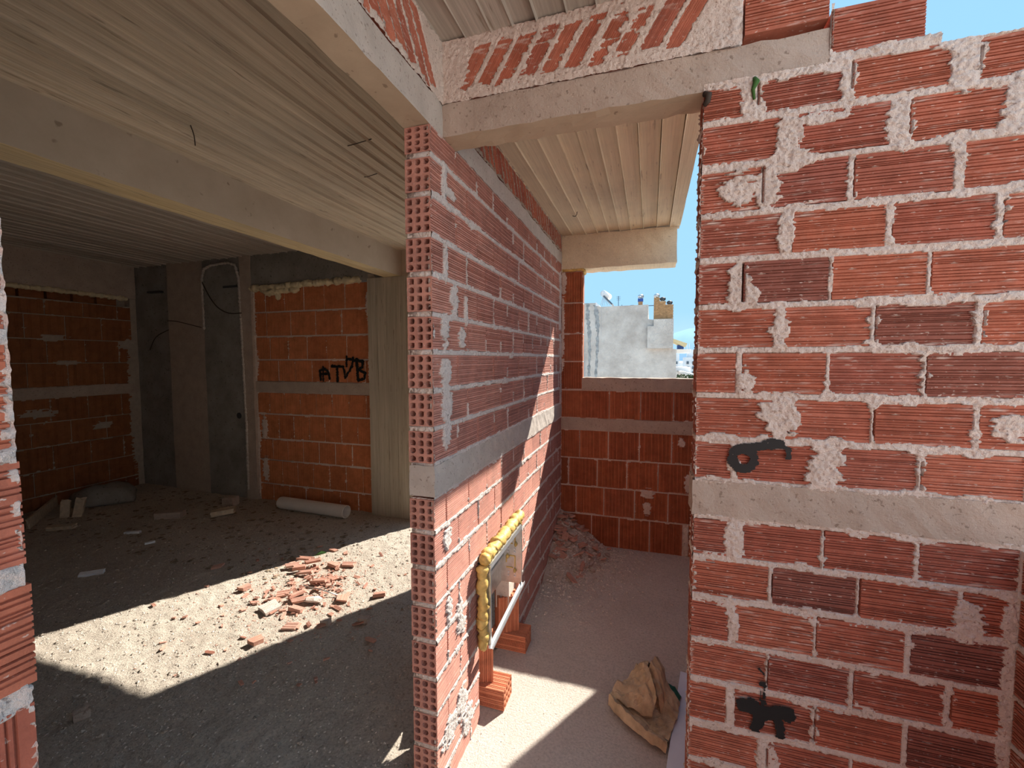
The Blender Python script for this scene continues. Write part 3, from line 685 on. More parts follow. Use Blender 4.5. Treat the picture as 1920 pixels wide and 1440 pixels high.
# ------------------------------------------------------------------ dark room: back wall, column, pillar, left wall
YB = 3.68
wb = empty('wall_back'); tag(wb, 'orange block panel with a black painted scrawl in the dark room back wall', 'wall', None, 'structure')
FB = Frame('ny', YB)
brs = []
def run(u0, u1, w, off):
    o = []; u = u0; first = True
    while u < u1-0.02:
        L = (w*off if first and off else w); b = min(u+L, u1)
        if u1-b < 0.03: b = u1
        o.append((u, b-0.008)); u = b; first = False
    return o
for z0, z1, w, off in ((2.078, 2.325, 0.262, 0.6), (1.817, 2.062, 0.33, 0.5), (1.565, 1.80, 0.25, 0.8), (1.325, 1.548, 0.225, 0.4),
                       (0.972, 1.196, 0.205, 0.8), (0.697, 0.955, 0.205, 0.4), (0.460, 0.680, 0.21, 0.9), (0.192, 0.444, 0.21, 0.5), (-0.03, 0.176, 0.22, 0.8)):
    brs += [(a, b, z0, z1) for a, b in run(-4.13, -2.665, w*rnd.uniform(0.98, 1.02), off)]
lay(wb, FB, brs, 0.1, M['brick_bright'], 12, vertical=True, gw=0.005, gd=0.0032, name='block')
mortar(wb, FB, brs, -4.20, -2.635, 0.0, 2.33, 0.009, M['mortar'], 0.1, 0.006, [(-4.17, 2.0, 0.05, 0.3), (-4.17, 1.5, 0.06, 0.2), (-4.05, 0.8, 0.045, 0.12), (-4.05, 0.35, 0.05, 0.14), (-4.16, 0.7, 0.05, 0.25), (-2.66, 2.1, 0.04, 0.2), (-2.66, 1.5, 0.03, 0.2), (-4.17, 0.15, 0.05, 0.1), (-2.65, 0.4, 0.025, 0.4), (-2.65, 1.0, 0.025, 0.3)], 35, rough=0.003, depth=0.007, bands=[(1.212, 1.31)])
concrete_block('tie_beam', -4.2, -2.64, YB-0.006, YB+0.1, 1.203, 1.318, M['concrete'], wb, 0.1, 0.003)
concrete_block('top_beam', -4.19, -2.3, YB-0.02, YB+0.12, 2.345, 2.72, M['concrete_dark'], wb, 0.1, 0.003)
def bead(parent, pts, r0, mat, seed, n=12, name='foam_bead', drip=True):
    r = random.Random(seed); mb = MB()
    fine = []
    for a, b in zip(pts, pts[1:]):
        k = max(2, int((Vector(b)-Vector(a)).length/(r0*0.45)))
        fine += [Vector(a).lerp(Vector(b), i/k) for i in range(k)]
    fine.append(Vector(pts[-1]))
    rs = []; ph = r.uniform(0, 9)
    for i, p in enumerate(fine):
        rs.append(r0*(0.86+0.12*abs(math.sin(i*0.37+ph))+0.14*math.sin(i*0.81+2*ph)+r.uniform(-0.14, 0.2))*(0.55 if i in (0, len(fine)-1) else 1))
    mb.tube([p+Vector((r.uniform(-1, 1), r.uniform(-1, 1), r.uniform(-1, 1)))*r0*0.18 for p in fine], rs, n)
    v = [Vector(p)+Vector((r.uniform(-1, 1), r.uniform(-1, 1), r.uniform(-1, 1)))*r0*0.10 for p in mb.v]; mb.v = v
    return mb.build(name, mat, parent, True)
bead(wb, [(-4.17, YB-0.02, 2.335), (-3.95, YB-0.03, 2.325), (-3.75, YB-0.035, 2.32), (-3.6, YB-0.03, 2.335), (-3.4, YB-0.02, 2.345), (-3.1, YB-0.012, 2.35), (-2.75, YB-0.01, 2.355)], 0.033, M['foam_pale'], 4)
bead(wb, [(-3.86, YB-0.03, 2.32), (-3.78, YB-0.035, 2.26), (-3.76, YB-0.03, 2.20)], 0.03, M['foam_pale'], 5)
bead(wb, [(-4.0, YB-0.03, 2.31), (-3.9, YB-0.035, 2.27), (-3.70, YB-0.03, 2.29), (-3.5, YB-0.03, 2.29)], 0.03, M['foam_pale'], 6)
# concrete wall-column left of the panel
col = empty('wall_column'); tag(col, 'dark board-cast concrete column stretch in the dark room corner', 'wall', None, 'structure')
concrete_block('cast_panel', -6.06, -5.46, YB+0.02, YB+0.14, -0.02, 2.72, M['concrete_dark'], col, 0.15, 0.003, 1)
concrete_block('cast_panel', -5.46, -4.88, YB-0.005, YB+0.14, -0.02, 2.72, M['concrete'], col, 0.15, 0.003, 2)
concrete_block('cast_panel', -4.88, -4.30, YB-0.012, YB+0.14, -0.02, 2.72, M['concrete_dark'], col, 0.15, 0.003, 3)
concrete_block('cast_panel', -4.30, -4.15, YB-0.03, YB+0.14, -0.02, 2.72, M['concrete'], col, 0.15, 0.003, 4)
rimr = MB()
pts = [(-4.28, YB-0.03, 0.10), (-4.275, YB-0.032, 0.9), (-4.30, YB-0.03, 1.9), (-4.315, YB-0.03, 2.45), (-4.36, YB-0.03, 2.60), (-4.47, YB-0.03, 2.63), (-4.72, YB-0.03, 2.62), (-4.83, YB-0.03, 2.58), (-4.865, YB-0.03, 2.48), (-4.86, YB-0.03, 1.9)]
bead(col, pts, 0.013, M['concrete_pale'], 11, 8, 'mortar_ridge')
def wire(parent, pts, r, name='rebar_wire', mat='rust'):
    P = [Vector(p) for p in pts]; fine = []
    for i in range(len(P)-1):
        a, b = P[i], P[i+1]; t0 = (P[i+1]-P[max(i-1, 0)])*0.5; t1 = (P[min(i+2, len(P)-1)]-a)*0.5
        for k in range(5):
            s = k/5; h = s*s*(3-2*s)
            fine.append(a*(2*s**3-3*s*s+1)+b*(-2*s**3+3*s*s)+t0*(s**3-2*s*s+s)+t1*(s**3-s*s))
    fine.append(P[-1])
    return MB().tube(fine, r, 6).build(name, M[mat], parent, True)
wire(col, [(-4.86, YB-0.03, 2.44), (-4.66, YB-0.10, 2.25), (-4.55, YB-0.09, 2.13), (-4.42, YB-0.07, 2.07), (-4.28, YB-0.04, 2.07)], 0.006)
wire(col, [(-5.46, YB-0.02, 2.02), (-5.2, YB-0.09, 2.0), (-4.86, YB-0.06, 1.925)], 0.005)
wire(col, [(-5.46, YB, 1.92), (-5.6, YB-0.06, 1.83), (-5.78, YB-0.02, 1.68)], 0.005)
for x0, x1, z in ((-4.56, -4.33, 2.37), (-5.78, -5.56, 2.37)):
    MB().box(x0, x1, YB-0.022, YB+0.03, z-0.012, z+0.012).build('slot', M['steel_dark'], col)
MB().tube([(-4.40, YB-0.016, 0.93), (-4.40, YB+0.02, 0.93)], 0.035, 12).build('hole', M['steel_dark'], col)
# pillar right of the panel
pl = empty('pillar'); tag(pl, 'board-cast concrete pillar standing between the orange panel and the partition', 'pillar', None, 'structure')
for k in range(6):
    a = -2.645+k*0.108
    concrete_block('cast_strip', a, a+0.106, YB-0.05+rnd.uniform(-0.005, 0.005), YB+0.15, -0.02, 2.35, M['board_up'], pl, 0.2, 0.002, k)
concrete_block('pillar_head', -2.66, -1.99, YB-0.02, YB+0.15, 2.345, 2.72, M['beam_tan'], pl, 0.2, 0.002, 3)
# lintel over the hidden balcony opening
lo = concrete_block('lintel', -2.0, -0.76, YB-0.02, YB+0.12, 2.40, 2.72, M['concrete'], None, 0.2, 0.002)
tag(lo, 'concrete lintel over the balcony opening hidden by the partition', 'lintel', None, 'structure')
MB().box(-0.775, -0.68, YF+DF, YB+0.12, -0.05, 2.63).build('wall_stub', M['mortar'], wm)
XL = -6.05
wle = empty('wall_left'); tag(wle, 'large brown blocks of the dim left wall of the dark room', 'wall', None, 'structure')
FL = Frame('px', XL)
lbs = []
for i, (z0, z1) in enumerate(((2.04, 2.19), (1.785, 2.03), (1.53, 1.775), (1.275, 1.52), (0.905, 1.15), (0.65, 0.895), (0.395, 0.64), (0.14, 0.385), (-0.1, 0.13))):
    lbs += [(a, b, z0, z1) for a, b in run(0.9, 3.64, 0.325, 0.5 if i % 2 else 0)]
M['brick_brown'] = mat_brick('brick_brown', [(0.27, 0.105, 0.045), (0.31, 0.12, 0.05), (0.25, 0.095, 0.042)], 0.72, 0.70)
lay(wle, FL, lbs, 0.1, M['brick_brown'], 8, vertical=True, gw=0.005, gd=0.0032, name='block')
lhs = [(y, y+0.19, 2.20, 2.285) for y in np.arange(0.95, 3.45, 0.215)]
for a, b, z0, z1 in lhs:
    me = with_mat(ribbed(b-a, z1-z0, 0.1, 5, 0.01, 0.004), M['brick_brown']); o = link('block', me, None, wle); FL.place(o, a, b, z0, -0.02)
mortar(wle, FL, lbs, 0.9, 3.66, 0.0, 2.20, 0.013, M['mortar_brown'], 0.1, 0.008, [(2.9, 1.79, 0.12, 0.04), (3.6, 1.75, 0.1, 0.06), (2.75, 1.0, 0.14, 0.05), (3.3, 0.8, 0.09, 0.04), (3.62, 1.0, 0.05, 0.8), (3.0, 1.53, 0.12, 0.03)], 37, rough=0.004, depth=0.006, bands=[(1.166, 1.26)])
concrete_block('tie_beam', XL-0.1, XL+0.006, 0.9, 3.68, 1.158, 1.268, M['concrete'], wle, 0.15, 0.003)
concrete_block('top_beam', XL-0.1, XL+0.03, -0.66, 3.68, 2.30, 2.72, M['concrete'], wle, 0.15, 0.003)
MB().box(XL-0.15, XL-0.09, -0.66, 3.8, -0.05, 2.72).box(XL-0.1, XL, -0.66, 0.9, -0.05, 2.31).box(XL-0.1, XL-0.005, 3.635, 3.82, -0.05, 2.72).build('wall_fill', M['mortar_brown'], wle)
bead(wle, [(XL+0.02, 1.6, 2.30), (XL+0.03, 2.2, 2.295), (XL+0.03, 2.9, 2.30), (XL+0.02, 3.6, 2.295)], 0.026, M['foam_pale'], 14)
MB().box(-6.1, -0.77, -0.76, -0.66, -0.05, 2.72).build('wall_room_closure', M['mortar_brown'])['kind'] = 'structure'  # unseen wall added to close the room off and keep it dark
tag(bpy.data.objects['wall_room_closure'], 'unseen front wall added behind the viewer to keep the dark room dark', 'wall')

# ------------------------------------------------------------------ black spray paint, following bricks and joints
def spray(parent, fr, strokes, seed, res=0.0022, lift=0.0065):
    """strokes: ([(u,z),...], width) in metres on the wall face"""
    us = [p[0] for s in strokes for p in s[0]]; zs = [p[1] for s in strokes for p in s[0]]
    U, Z = np.meshgrid(np.arange(min(us)-0.04, max(us)+0.04, res), np.arange(min(zs)-0.04, max(zs)+0.04, res), indexing='ij')
    d = np.full(U.shape, 9.0)
    for pts, w in strokes:
        for (a, b), (c, e_) in zip(pts, pts[1:]):
            L = max((c-a)**2+(e_-b)**2, 1e-9); t = np.clip(((U-a)*(c-a)+(Z-b)*(e_-b))/L, 0, 1)
            d = np.minimum(d, np.hypot(U-a-t*(c-a), Z-b-t*(e_-b))-w/2)
    d = d+(fbm(U+5, Z+5, 110, seed, 3, 3.0)-0.5)*0.016
    q = (d < 0)[:-1, :-1]
    idx = np.arange(U.size).reshape(U.shape)
    Q = np.stack([idx[:-1, :-1][q], idx[1:, :-1][q], idx[1:, 1:][q], idx[:-1, 1:][q]], 1)
    used = np.unique(Q); rm = np.full(U.size, -1); rm[used] = np.arange(len(used))
    X = fr.P(U, lift+0*U, Z); V = np.stack([np.broadcast_to(np.asarray(t, float), U.shape).ravel() for t in X], 1)[used]
    o = link('spray_paint', mesh_np('spray_paint', V, rm[Q], False), M['paint'], parent); o['label'] = 'black spray-painted mark'; return o
ring = [(0.257+0.029*math.cos(a), 1.274+0.030*math.sin(a)) for a in np.linspace(0, 2*math.pi, 17)]
spray(wr, FR, [(ring, 0.024), ([(0.253, 1.305), (0.271, 1.309), (0.298, 1.313), (0.324, 1.325), (0.349, 1.319)], 0.024), ([(0.31, 1.317), (0.335, 1.318)], 0.03), ([(0.349, 1.319), (0.366, 1.308), (0.369, 1.292)], 0.016)], 5, lift=0.0066)
spray(wr, FR, [([(0.274, 0.551), (0.300, 0.542), (0.334, 0.535), (0.369, 0.549), (0.392, 0.541)], 0.034), ([(0.280, 0.545), (0.297, 0.552)], 0.038), ([(0.320, 0.537), (0.311, 0.487)], 0.029), ([(0.366, 0.545), (0.373, 0.484)], 0.027), ([(0.385, 0.549), (0.388, 0.540)], 0.04),
     ([(0.313, 0.665), (0.325, 0.654), (0.332, 0.566)], 0.007), ([(0.320, 0.645), (0.320, 0.575)], 0.004), ([(0.327, 0.62), (0.326, 0.56)], 0.004)], 8, lift=0.0066)
spray(wb, FB, [([(-3.27, 1.346), (-3.281, 1.438), (-3.223, 1.462), (-3.182, 1.439), (-3.156, 1.359)], 0.028), ([(-3.282, 1.404), (-3.169, 1.411)], 0.025), ([(-3.237, 1.485), (-3.242, 1.334)], 0.02),
     ([(-3.125, 1.485), (-3.001, 1.486)], 0.03), ([(-3.061, 1.486), (-3.06, 1.337)], 0.03), ([(-2.987, 1.486), (-2.963, 1.372)], 0.026), ([(-2.963, 1.372), (-2.879, 1.486), (-2.863, 1.576)], 0.026),
     ([(-2.944, 1.565), (-2.823, 1.543)], 0.026), ([(-2.943, 1.588), (-2.946, 1.486)], 0.024), ([(-2.823, 1.554), (-2.81, 1.34)], 0.034), ([(-2.823, 1.554), (-2.744, 1.531), (-2.759, 1.476), (-2.807, 1.453)], 0.03),
     ([(-2.807, 1.453), (-2.721, 1.42), (-2.735, 1.364), (-2.81, 1.34)], 0.03)], 12, res=0.006, lift=0.006)

MB().box(-0.77, -0.695, 2.118, 2.24, 0.225, 0.735).build('mortar_fill', M['mortar'], wm)
# ------------------------------------------------------------------ loose bricks carrying the steel box
def loose_brick_mesh(L, H, D, seed):
    r = random.Random(seed); v = []; f = []
    def side(n, length): return groove_profile(length, n*1.2, 0.0036, 0.0042, seed+n)
    loop = []
    for s_, (n, ln) in enumerate(((6, D), (9, H), (6, D), (9, H))):
        for b, d in side(n, ln)[:-1]:
            loop.append(((b, d), (D-d, b), (D-b, H-d), (d, H-b))[s_])
    k = len(loop)
    for x in (0.0, L):
        for y, z in loop: v.append((x, y, z))
    for j in range(k): f.append((j, (j+1) % k, k+(j+1) % k, k+j))
    for x, sgn in ((0.0, 1), (L, -1)):
        pts = {}
        def gp(iy, iz):
            if (iy, iz) not in pts:
                pts[(iy, iz)] = len(v); v.append((x, 0.0012+(D-0.0024)*iy/6, 0.0012+(H-0.0024)*iz/8))
            return pts[(iy, iz)]
        for cy_ in range(3):
            for cz in range(4):
                ring_ = [gp(2*cy_+a, 2*cz+b) for a, b in ((0, 0), (1, 0), (2, 0), (2, 1), (2, 2), (1, 2), (0, 2), (0, 1))]
                yc = D*(cy_+0.5)/3; zc_ = H*(cz+0.5)/4; inn = []; deep = []
                for a, b in ((-1, -1), (0, -1), (1, -1), (1, 0), (1, 1), (0, 1), (-1, 1), (-1, 0)):
                    s_ = (0.86 if a and b else 1.0)*r.uniform(0.92, 1.08)
                    inn.append(len(v)); v.append((x, yc+a*D/6*0.68*s_, zc_+b*H/8*0.68*s_))
                for q in range(8):
                    p = v[inn[q]]; deep.append(len(v)); v.append((x+sgn*L*0.49, p[1], p[2]))
                for q in range(8):
                    q2 = (q+1) % 8
                    f.append((ring_[q], ring_[q2], inn[q2], inn[q])); f.append((inn[q], inn[q2], deep[q2], deep[q]))
                f.append(tuple(deep))
    return mesh_from('loose_brick', v, f)
def put_brick(origin, ex, ey, ez, label, seed):
    me = loose_brick_mesh(0.195, 0.112, 0.09, seed)
    o = link('loose_brick', me, M['brick_plain'])
    q = Matrix((ex, ey, ez)).transposed().to_4x4(); q.translation = Vector(origin); o.matrix_world = q
    tag(o, label, 'brick', 'loose bricks propping up the steel box'); return o
X_, Y_, Z_ = Vector((1, 0, 0)), Vector((0, 1, 0)), Vector((0, 0, 1))
put_brick((-0.59, 1.722, 0.004), -X_, Z_, Y_, 'loose hollow brick lying nearest, under the first upright brick of the steel box', 1)
put_brick((-0.60, 2.105, 0.007), -X_, Z_, Y_, 'loose hollow brick lying flat behind, under the taller looking second upright brick', 2)
for rx, ry, a, z0, lab, sd_ in ((-0.655, 1.762, 20, 0.095, 'upright loose brick under the near end of the steel rail', 3), (-0.650, 2.150, 33, 0.098, 'upright loose brick under the far end of the steel rail, holed top showing', 4)):
    a = R(a); ev = Vector((math.cos(a), math.sin(a), 0)); nv = Vector((-math.sin(a), math.cos(a), 0))
    p = Vector((rx, ry, 0))-ev*0.112
    put_brick((p.x, p.y, z0+0.195), -Z_, nv, ev, lab, sd_)

# ------------------------------------------------------------------ steel box in the partition
sb = empty('steel_box', (-0.68, 1.88, 0.36)); tag(sb, 'open galvanised steel box set in the brick partition with yellow foam around it', 'box')
def part(mb, name, mat, parent=sb, smooth=False, label=None):
    o = mb.build(name, M[mat], None, smooth)
    o.parent = parent; o.matrix_parent_inverse = Matrix.Translation(-parent.location) if parent.type == 'EMPTY' else Matrix.Identity(4)
    if label: o['label'] = label
    return o
BX0, BX1, BY0, BY1, BZ0, BZ1 = -0.735, -0.62, 1.642, 2.112, 0.352, 0.70
part(MB().box(BX0-0.003, BX0, BY0, BY1, BZ0+0.03, BZ1), 'back_panel', 'steel')
rp_ = part(MB().box(BX0, BX1, BY1-0.003, BY1, BZ0+0.03, BZ1).box(BX1-0.003, BX1, BY1-0.014, BY1, BZ0+0.03, BZ1), 'side_panel', 'steel')
part(MB().box(BX0, BX1, BY0, BY0+0.003, BZ0, BZ1).box(BX1-0.003, BX1, BY0-0.002, BY0+0.012, BZ0-0.015, BZ1), 'side_panel', 'steel')
part(MB().box(BX0, BX1, BY0, BY1, BZ1-0.003, BZ1).box(BX1-0.002, BX1+0.001, BY0, BY1, BZ1-0.018, BZ1), 'top_panel', 'steel_bright')
part(MB().bar((BX1+0.002, BY0-0.004, 0.343), (BX1+0.002, BY1+0.008, 0.384), 0.02, 0.003).bar((BX1+0.011, BY0-0.004, 0.347), (BX1+0.011, BY1+0.008, 0.388), 0.003, 0.014).bar((BX1-0.007, BY0-0.004, 0.347), (BX1-0.007, BY1+0.008, 0.388), 0.003, 0.014), 'front_rail', 'steel_bright')
part(MB().box(BX0, BX0+0.012, BY0+0.01, BY1-0.01, 0.555, 0.57), 'mounting_rail', 'steel_dark', label='dark mounting rail')
part(MB().box(BX0, BX0+0.015, BY0+0.01, BY1-0.01, 0.505, 0.525), 'mounting_rail', 'steel_bright')
part(MB().box(BX0+0.02, BX0+0.035, BY0+0.02, BY0+0.14, 0.40, 0.62).box(BX0+0.034, BX0+0.045, BY0+0.02, BY0+0.15, 0.488, 0.503), 'bracket', 'steel_bright')
for zc_ in (0.625, 0.495):
    k = MB(); xc_ = -0.682; a = 0.024; h_ = 0.032
    for p0, p1 in (((-a, -h_), (a*0.5, -h_)), ((a, -h_*0.8), (a, h_)), ((a, h_), (-a*0.2, h_)), ((-a, h_), (-a, -h_*0.2))):
        k.bar((xc_+p0[0], BY1-0.005, zc_+p0[1]), (xc_+p1[0], BY1-0.005, zc_+p1[1]), 0.004, 0.005)
    kn = part(k, 'knockout', 'foam')
    for dx, dz in ((a, h_), (a, -h_), (-a, -h_*0.6)):
        pass
for xx, zz in ((-0.66, 0.66), (-0.655, 0.592), (-0.66, 0.452), (-0.70, 0.523)):
    part(MB().tube([(xx, BY1-0.008, zz-0.012), (xx+0.003, BY1-0.008, zz), (xx, BY1-0.008, zz+0.012)], [0.004, 0.010, 0.003], 7), 'foam_drip', 'foam', smooth=True)
for zz in (0.565, 0.548, 0.435, 0.418):
    for xx in (-0.695, -0.66):
        part(MB().tube([(xx, BY1-0.003, zz), (xx, BY1-0.008, zz)], [0.006, 0.0045], 10), 'stud', 'steel_bright')
fa = [((-0.650, 1.626, 0.335), (-0.652, 1.628, 0.42), (-0.648, 1.622, 0.55), (-0.652, 1.628, 0.705)), ((-0.648, 1.625, 0.725), (-0.642, 1.72, 0.728), (-0.640, 1.9, 0.735), (-0.642, 2.05, 0.738), (-0.645, 2.16, 0.735)),
      ((-0.650, 2.135, 0.39), (-0.655, 2.14, 0.5), (-0.650, 2.135, 0.60), (-0.65, 2.15, 0.72))]
for pts, r_, sd_ in zip(fa, (0.022, 0.026, 0.016), (3, 17, 6)):
    o = bead(None, pts, r_, M['foam'], sd_, 14); o.parent = sb; o.matrix_parent_inverse = Matrix.Translation(-sb.location)

# ------------------------------------------------------------------ sack and white board on the corridor floor
def patch(mb, rows, n=16, seed=0, amp=0.006):
    """smooth sheet through a coarse grid of (x,y,z), with sharp small creases"""
    a = np.array(rows, float); nr, nc_ = a.shape[:2]
    t = np.linspace(0, nr-1, n*(nr-1)//2+1); s_ = np.linspace(0, nc_-1, n*(nc_-1)//2+1)
    i = np.clip(t.astype(int), 0, nr-2); j = np.clip(s_.astype(int), 0, nc_-2)
    fi = (t-i); fj = (s_-j); fi = fi*fi*(3-2*fi)*0.35+fi*0.65; fj = fj*fj*(3-2*fj)*0.35+fj*0.65
    A = a[i][:, j]; B = a[i+1][:, j]; C_ = a[i][:, j+1]; D_ = a[i+1][:, j+1]
    fi = fi[:, None, None]; fj = fj[None, :, None]
    P = A*(1-fi)*(1-fj)+B*fi*(1-fj)+C_*(1-fi)*fj+D_*fi*fj
    cre = np.abs(fbm(P[..., 0]*1.4+P[..., 1]*0.6+9, P[..., 1]-P[..., 0]*0.4+9, 22, seed, 2)-0.5)*2
    cre2 = np.abs(fbm(P[..., 0]*0.5-P[..., 1]+29, P[..., 1]*0.7+P[..., 0]+29, 34, seed+5, 2)-0.5)*2
    P[..., 2] += amp*(1.1-2.4*cre)+amp*0.5*(0.6-1.6*cre2); P[..., 0] += amp*0.8*(cre2-0.3); P[..., 2] = np.maximum(P[..., 2], 0.006)
    h, w = P.shape[:2]; V = P.reshape(-1, 3)
    F = [(r_*w+c_, r_*w+c_+1, (r_+1)*w+c_+1, (r_+1)*w+c_) for r_ in range(h-1) for c_ in range(w-1)]
    mb.add([tuple(p) for p in V], F)
sk = MB()
# lower flap, folded along its front edge
patch(sk, [[(-0.150, 1.885, 0.012), (-0.075, 1.80, 0.014), (0.01, 1.745, 0.014), (0.083, 1.715, 0.014)],
           [(-0.148, 1.888, 0.060), (-0.07, 1.815, 0.050), (0.015, 1.755, 0.042), (0.09, 1.725, 0.036)],
           [(-0.12, 1.905, 0.035), (-0.04, 1.855, 0.018), (0.03, 1.80, 0.020), (0.10, 1.765, 0.024)],
           [(-0.09, 1.935, 0.045), (-0.01, 1.90, 0.03), (0.06, 1.86, 0.035), (0.125, 1.85, 0.035)],
           [(-0.06, 1.97, 0.04), (0.02, 1.95, 0.05), (0.09, 1.94, 0.05), (0.145, 1.96, 0.04)]], 16, 1, 0.008)
# big crumpled front panel
patch(sk, [[(-0.150, 1.892, 0.058), (-0.075, 1.862, 0.042), (0.0, 1.845, 0.040), (0.035, 1.838, 0.045)],
           [(-0.115, 1.94, 0.090), (-0.05, 1.90, 0.075), (0.015, 1.875, 0.090), (0.055, 1.872, 0.105)],
           [(-0.088, 1.99, 0.055), (-0.045, 1.955, 0.095), (0.005, 1.93, 0.115), (0.036, 1.93, 0.135)],
           [(-0.083, 2.035, 0.012), (-0.055, 2.02, 0.085), (-0.015, 2.005, 0.145), (0.012, 2.0, 0.155)],
           [(-0.062, 2.09, 0.012), (-0.035, 2.10, 0.070), (0.0, 2.09, 0.10), (0.018, 2.06, 0.12)],
           [(-0.022, 2.145, 0.012), (0.0, 2.15, 0.03), (0.02, 2.145, 0.03), (0.04, 2.12, 0.05)]], 16, 2, 0.011)
# right lobe, the open mouth
patch(sk, [[(0.015, 2.0, 0.13), (0.045, 1.95, 0.105), (0.06, 1.90, 0.075), (0.07, 1.87, 0.03)],
           [(0.030, 2.02, 0.155), (0.058, 1.97, 0.130), (0.075, 1.92, 0.095), (0.085, 1.89, 0.03)],
           [(0.046, 2.045, 0.165), (0.075, 2.01, 0.135), (0.088, 1.96, 0.085), (0.095, 1.93, 0.02)],
           [(0.055, 2.09, 0.135), (0.088, 2.06, 0.105), (0.10, 2.02, 0.06), (0.10, 1.98, 0.01)],
           [(0.035, 2.13, 0.075), (0.07, 2.12, 0.05), (0.095, 2.09, 0.02), (0.10, 2.05, 0.01)]], 16, 3, 0.010)
# flap by the white board
patch(sk, [[(0.07, 1.88, 0.025), (0.10, 1.85, 0.03), (0.125, 1.84, 0.03)], [(0.08, 1.95, 0.085), (0.115, 1.91, 0.06), (0.14, 1.89, 0.04)], [(0.095, 2.0, 0.10), (0.125, 1.965, 0.07), (0.147, 1.94, 0.045)], [(0.10, 2.02, 0.03), (0.13, 2.0, 0.03), (0.15, 1.97, 0.03)]], 16, 6, 0.009)
sack = sk.build('crumpled_sack', M['sack'], smooth=False); tag(sack, 'crumpled tan canvas sack lying on the corridor floor', 'sack')
so = sack.modifiers.new('thick', 'SOLIDIFY'); so.thickness = 0.0022; so.offset = 1
gk = MB(); patch(gk, [[(0.10, 1.99, 0.05), (0.125, 1.965, 0.055), (0.147, 1.945, 0.045)], [(0.105, 2.045, 0.055), (0.135, 2.02, 0.06), (0.155, 1.985, 0.045)], [(0.11, 2.07, 0.03), (0.14, 2.05, 0.03), (0.163, 2.01, 0.03)]], 12, 8, 0.004)
g_ = gk.build('green_lining', M['sack_green'], sack); g_['label'] = 'dark green lining patch'
gk = MB(); patch(gk, [[(0.078, 1.735, 0.034), (0.092, 1.725, 0.034)], [(0.082, 1.758, 0.034), (0.096, 1.748, 0.034)]], 10, 8, 0.002)

gk.build('green_print', M['sack_green'], sack)['label'] = 'small green printed corner'
a_ = math.atan2(0.081, 0.53)
wbd = MB().box(0, 0.13, -0.72, 0, 0, 0.011).build('white_board', M['plank_white'], loc=(0.168, 2.19, 0.016), rot=(0, 0, -a_))
bv = wbd.modifiers.new('bevel', 'BEVEL'); bv.width = 0.002; bv.segments = 2
tag(wbd, 'long narrow white board lying against the end of the red wall', 'board')
for yy, xx in ((-0.14, 0.06), (-0.30, 0.05), (-0.52, 0.06)): MB().tube([(xx, yy, 0.0105), (xx, yy, 0.0116)], 0.0028, 8).build('screw_hole', M['steel_dark'], wbd)

# ------------------------------------------------------------------ rubble heap in the corridor corner
def mound(X, Y):
    dx = (X+0.678)/0.44; dy = (3.43-Y)/0.70
    return 0.345*np.clip(1-np.sqrt(dx**2+dy**2*0.95), -0.2, 1)**1.0+(fbm(X+20, Y+20, 30, 4, 3)-0.5)*0.035
def mz(x, y): return max(float(mound(np.array([[x]]), np.array([[y]]))[0, 0]), float(zc(np.array([[x]]), np.array([[y]]))[0, 0]))
mo = heightfield('rubble_heap', -0.676, -0.16, 2.68, 3.427, 0.012, lambda X, Y: np.maximum(mound(X, Y), -0.02), M['rubble'])
tag(mo, 'dusty mound of mortar rubble piled in the far corridor corner', 'rubble', None, 'stuff')
def chunk_mesh(seed, mat):
    b = bmesh.new(); bmesh.ops.create_icosphere(b, subdivisions=1, radius=1.0); r = random.Random(seed)
    for v in b.verts: v.co *= r.uniform(0.6, 1.15)
    bmesh.ops.scale(b, vec=(1, r.uniform(0.55, 0.9), r.uniform(0.4, 0.7)), verts=b.verts)
    me = bpy.data.meshes.new('rubble_chunk'); b.to_mesh(me); b.free(); me.materials.append(mat); return me
CH = [chunk_mesh(i, M['rubble']) for i in range(7)]
def shard_mesh(seed, L, W, T, mat, ng):
    """a flat splinter of ribbed brick: ribbed top, broken slanting ends"""
    r = random.Random(seed); pr = groove_profile(W, ng, 0.003, 0.0022, seed); v = []; f = []
    e0 = [r.uniform(0, 0.25)*L for _ in range(3)]; e1 = [r.uniform(0, 0.25)*L for _ in range(3)]
    def end(e_, t): return e_[0]+(e_[1]-e_[0])*min(t*2, 1) if t < 0.5 else e_[1]+(e_[2]-e_[1])*(t*2-1)
    for s_ in (0, 1):
        for b, d in pr:
            t = b/W; v.append(((-L/2+end(e0, t)) if not s_ else (L/2-end(e1, t)), b-W/2, T-d))
        for b in (W, 0):
            t = b/W; v.append(((-L/2+end(e0, t)*1.2) if not s_ else (L/2-end(e1, t)*0.8), b-W/2, 0))
    w = len(pr)+2
    for j in range(w): f.append((j, (j+1) % w, w+(j+1) % w, w+j))
    f += [tuple(range(w))[::-1], tuple(range(w, 2*w))]
    me = mesh_from('brick_shard', v, f); me.materials.append(mat); return me
SH = [shard_mesh(100+i, rnd.uniform(0.07, 0.13), rnd.uniform(0.022, 0.05), rnd.uniform(0.008, 0.014), M['brick_shard'], rnd.choice((3, 4, 5))) for i in range(8)]
SHS = [shard_mesh(200+i, rnd.uniform(0.03, 0.06), rnd.uniform(0.010, 0.024), rnd.uniform(0.006, 0.010), M['brick_shard'], 2) for i in range(8)]
n_ch = 0
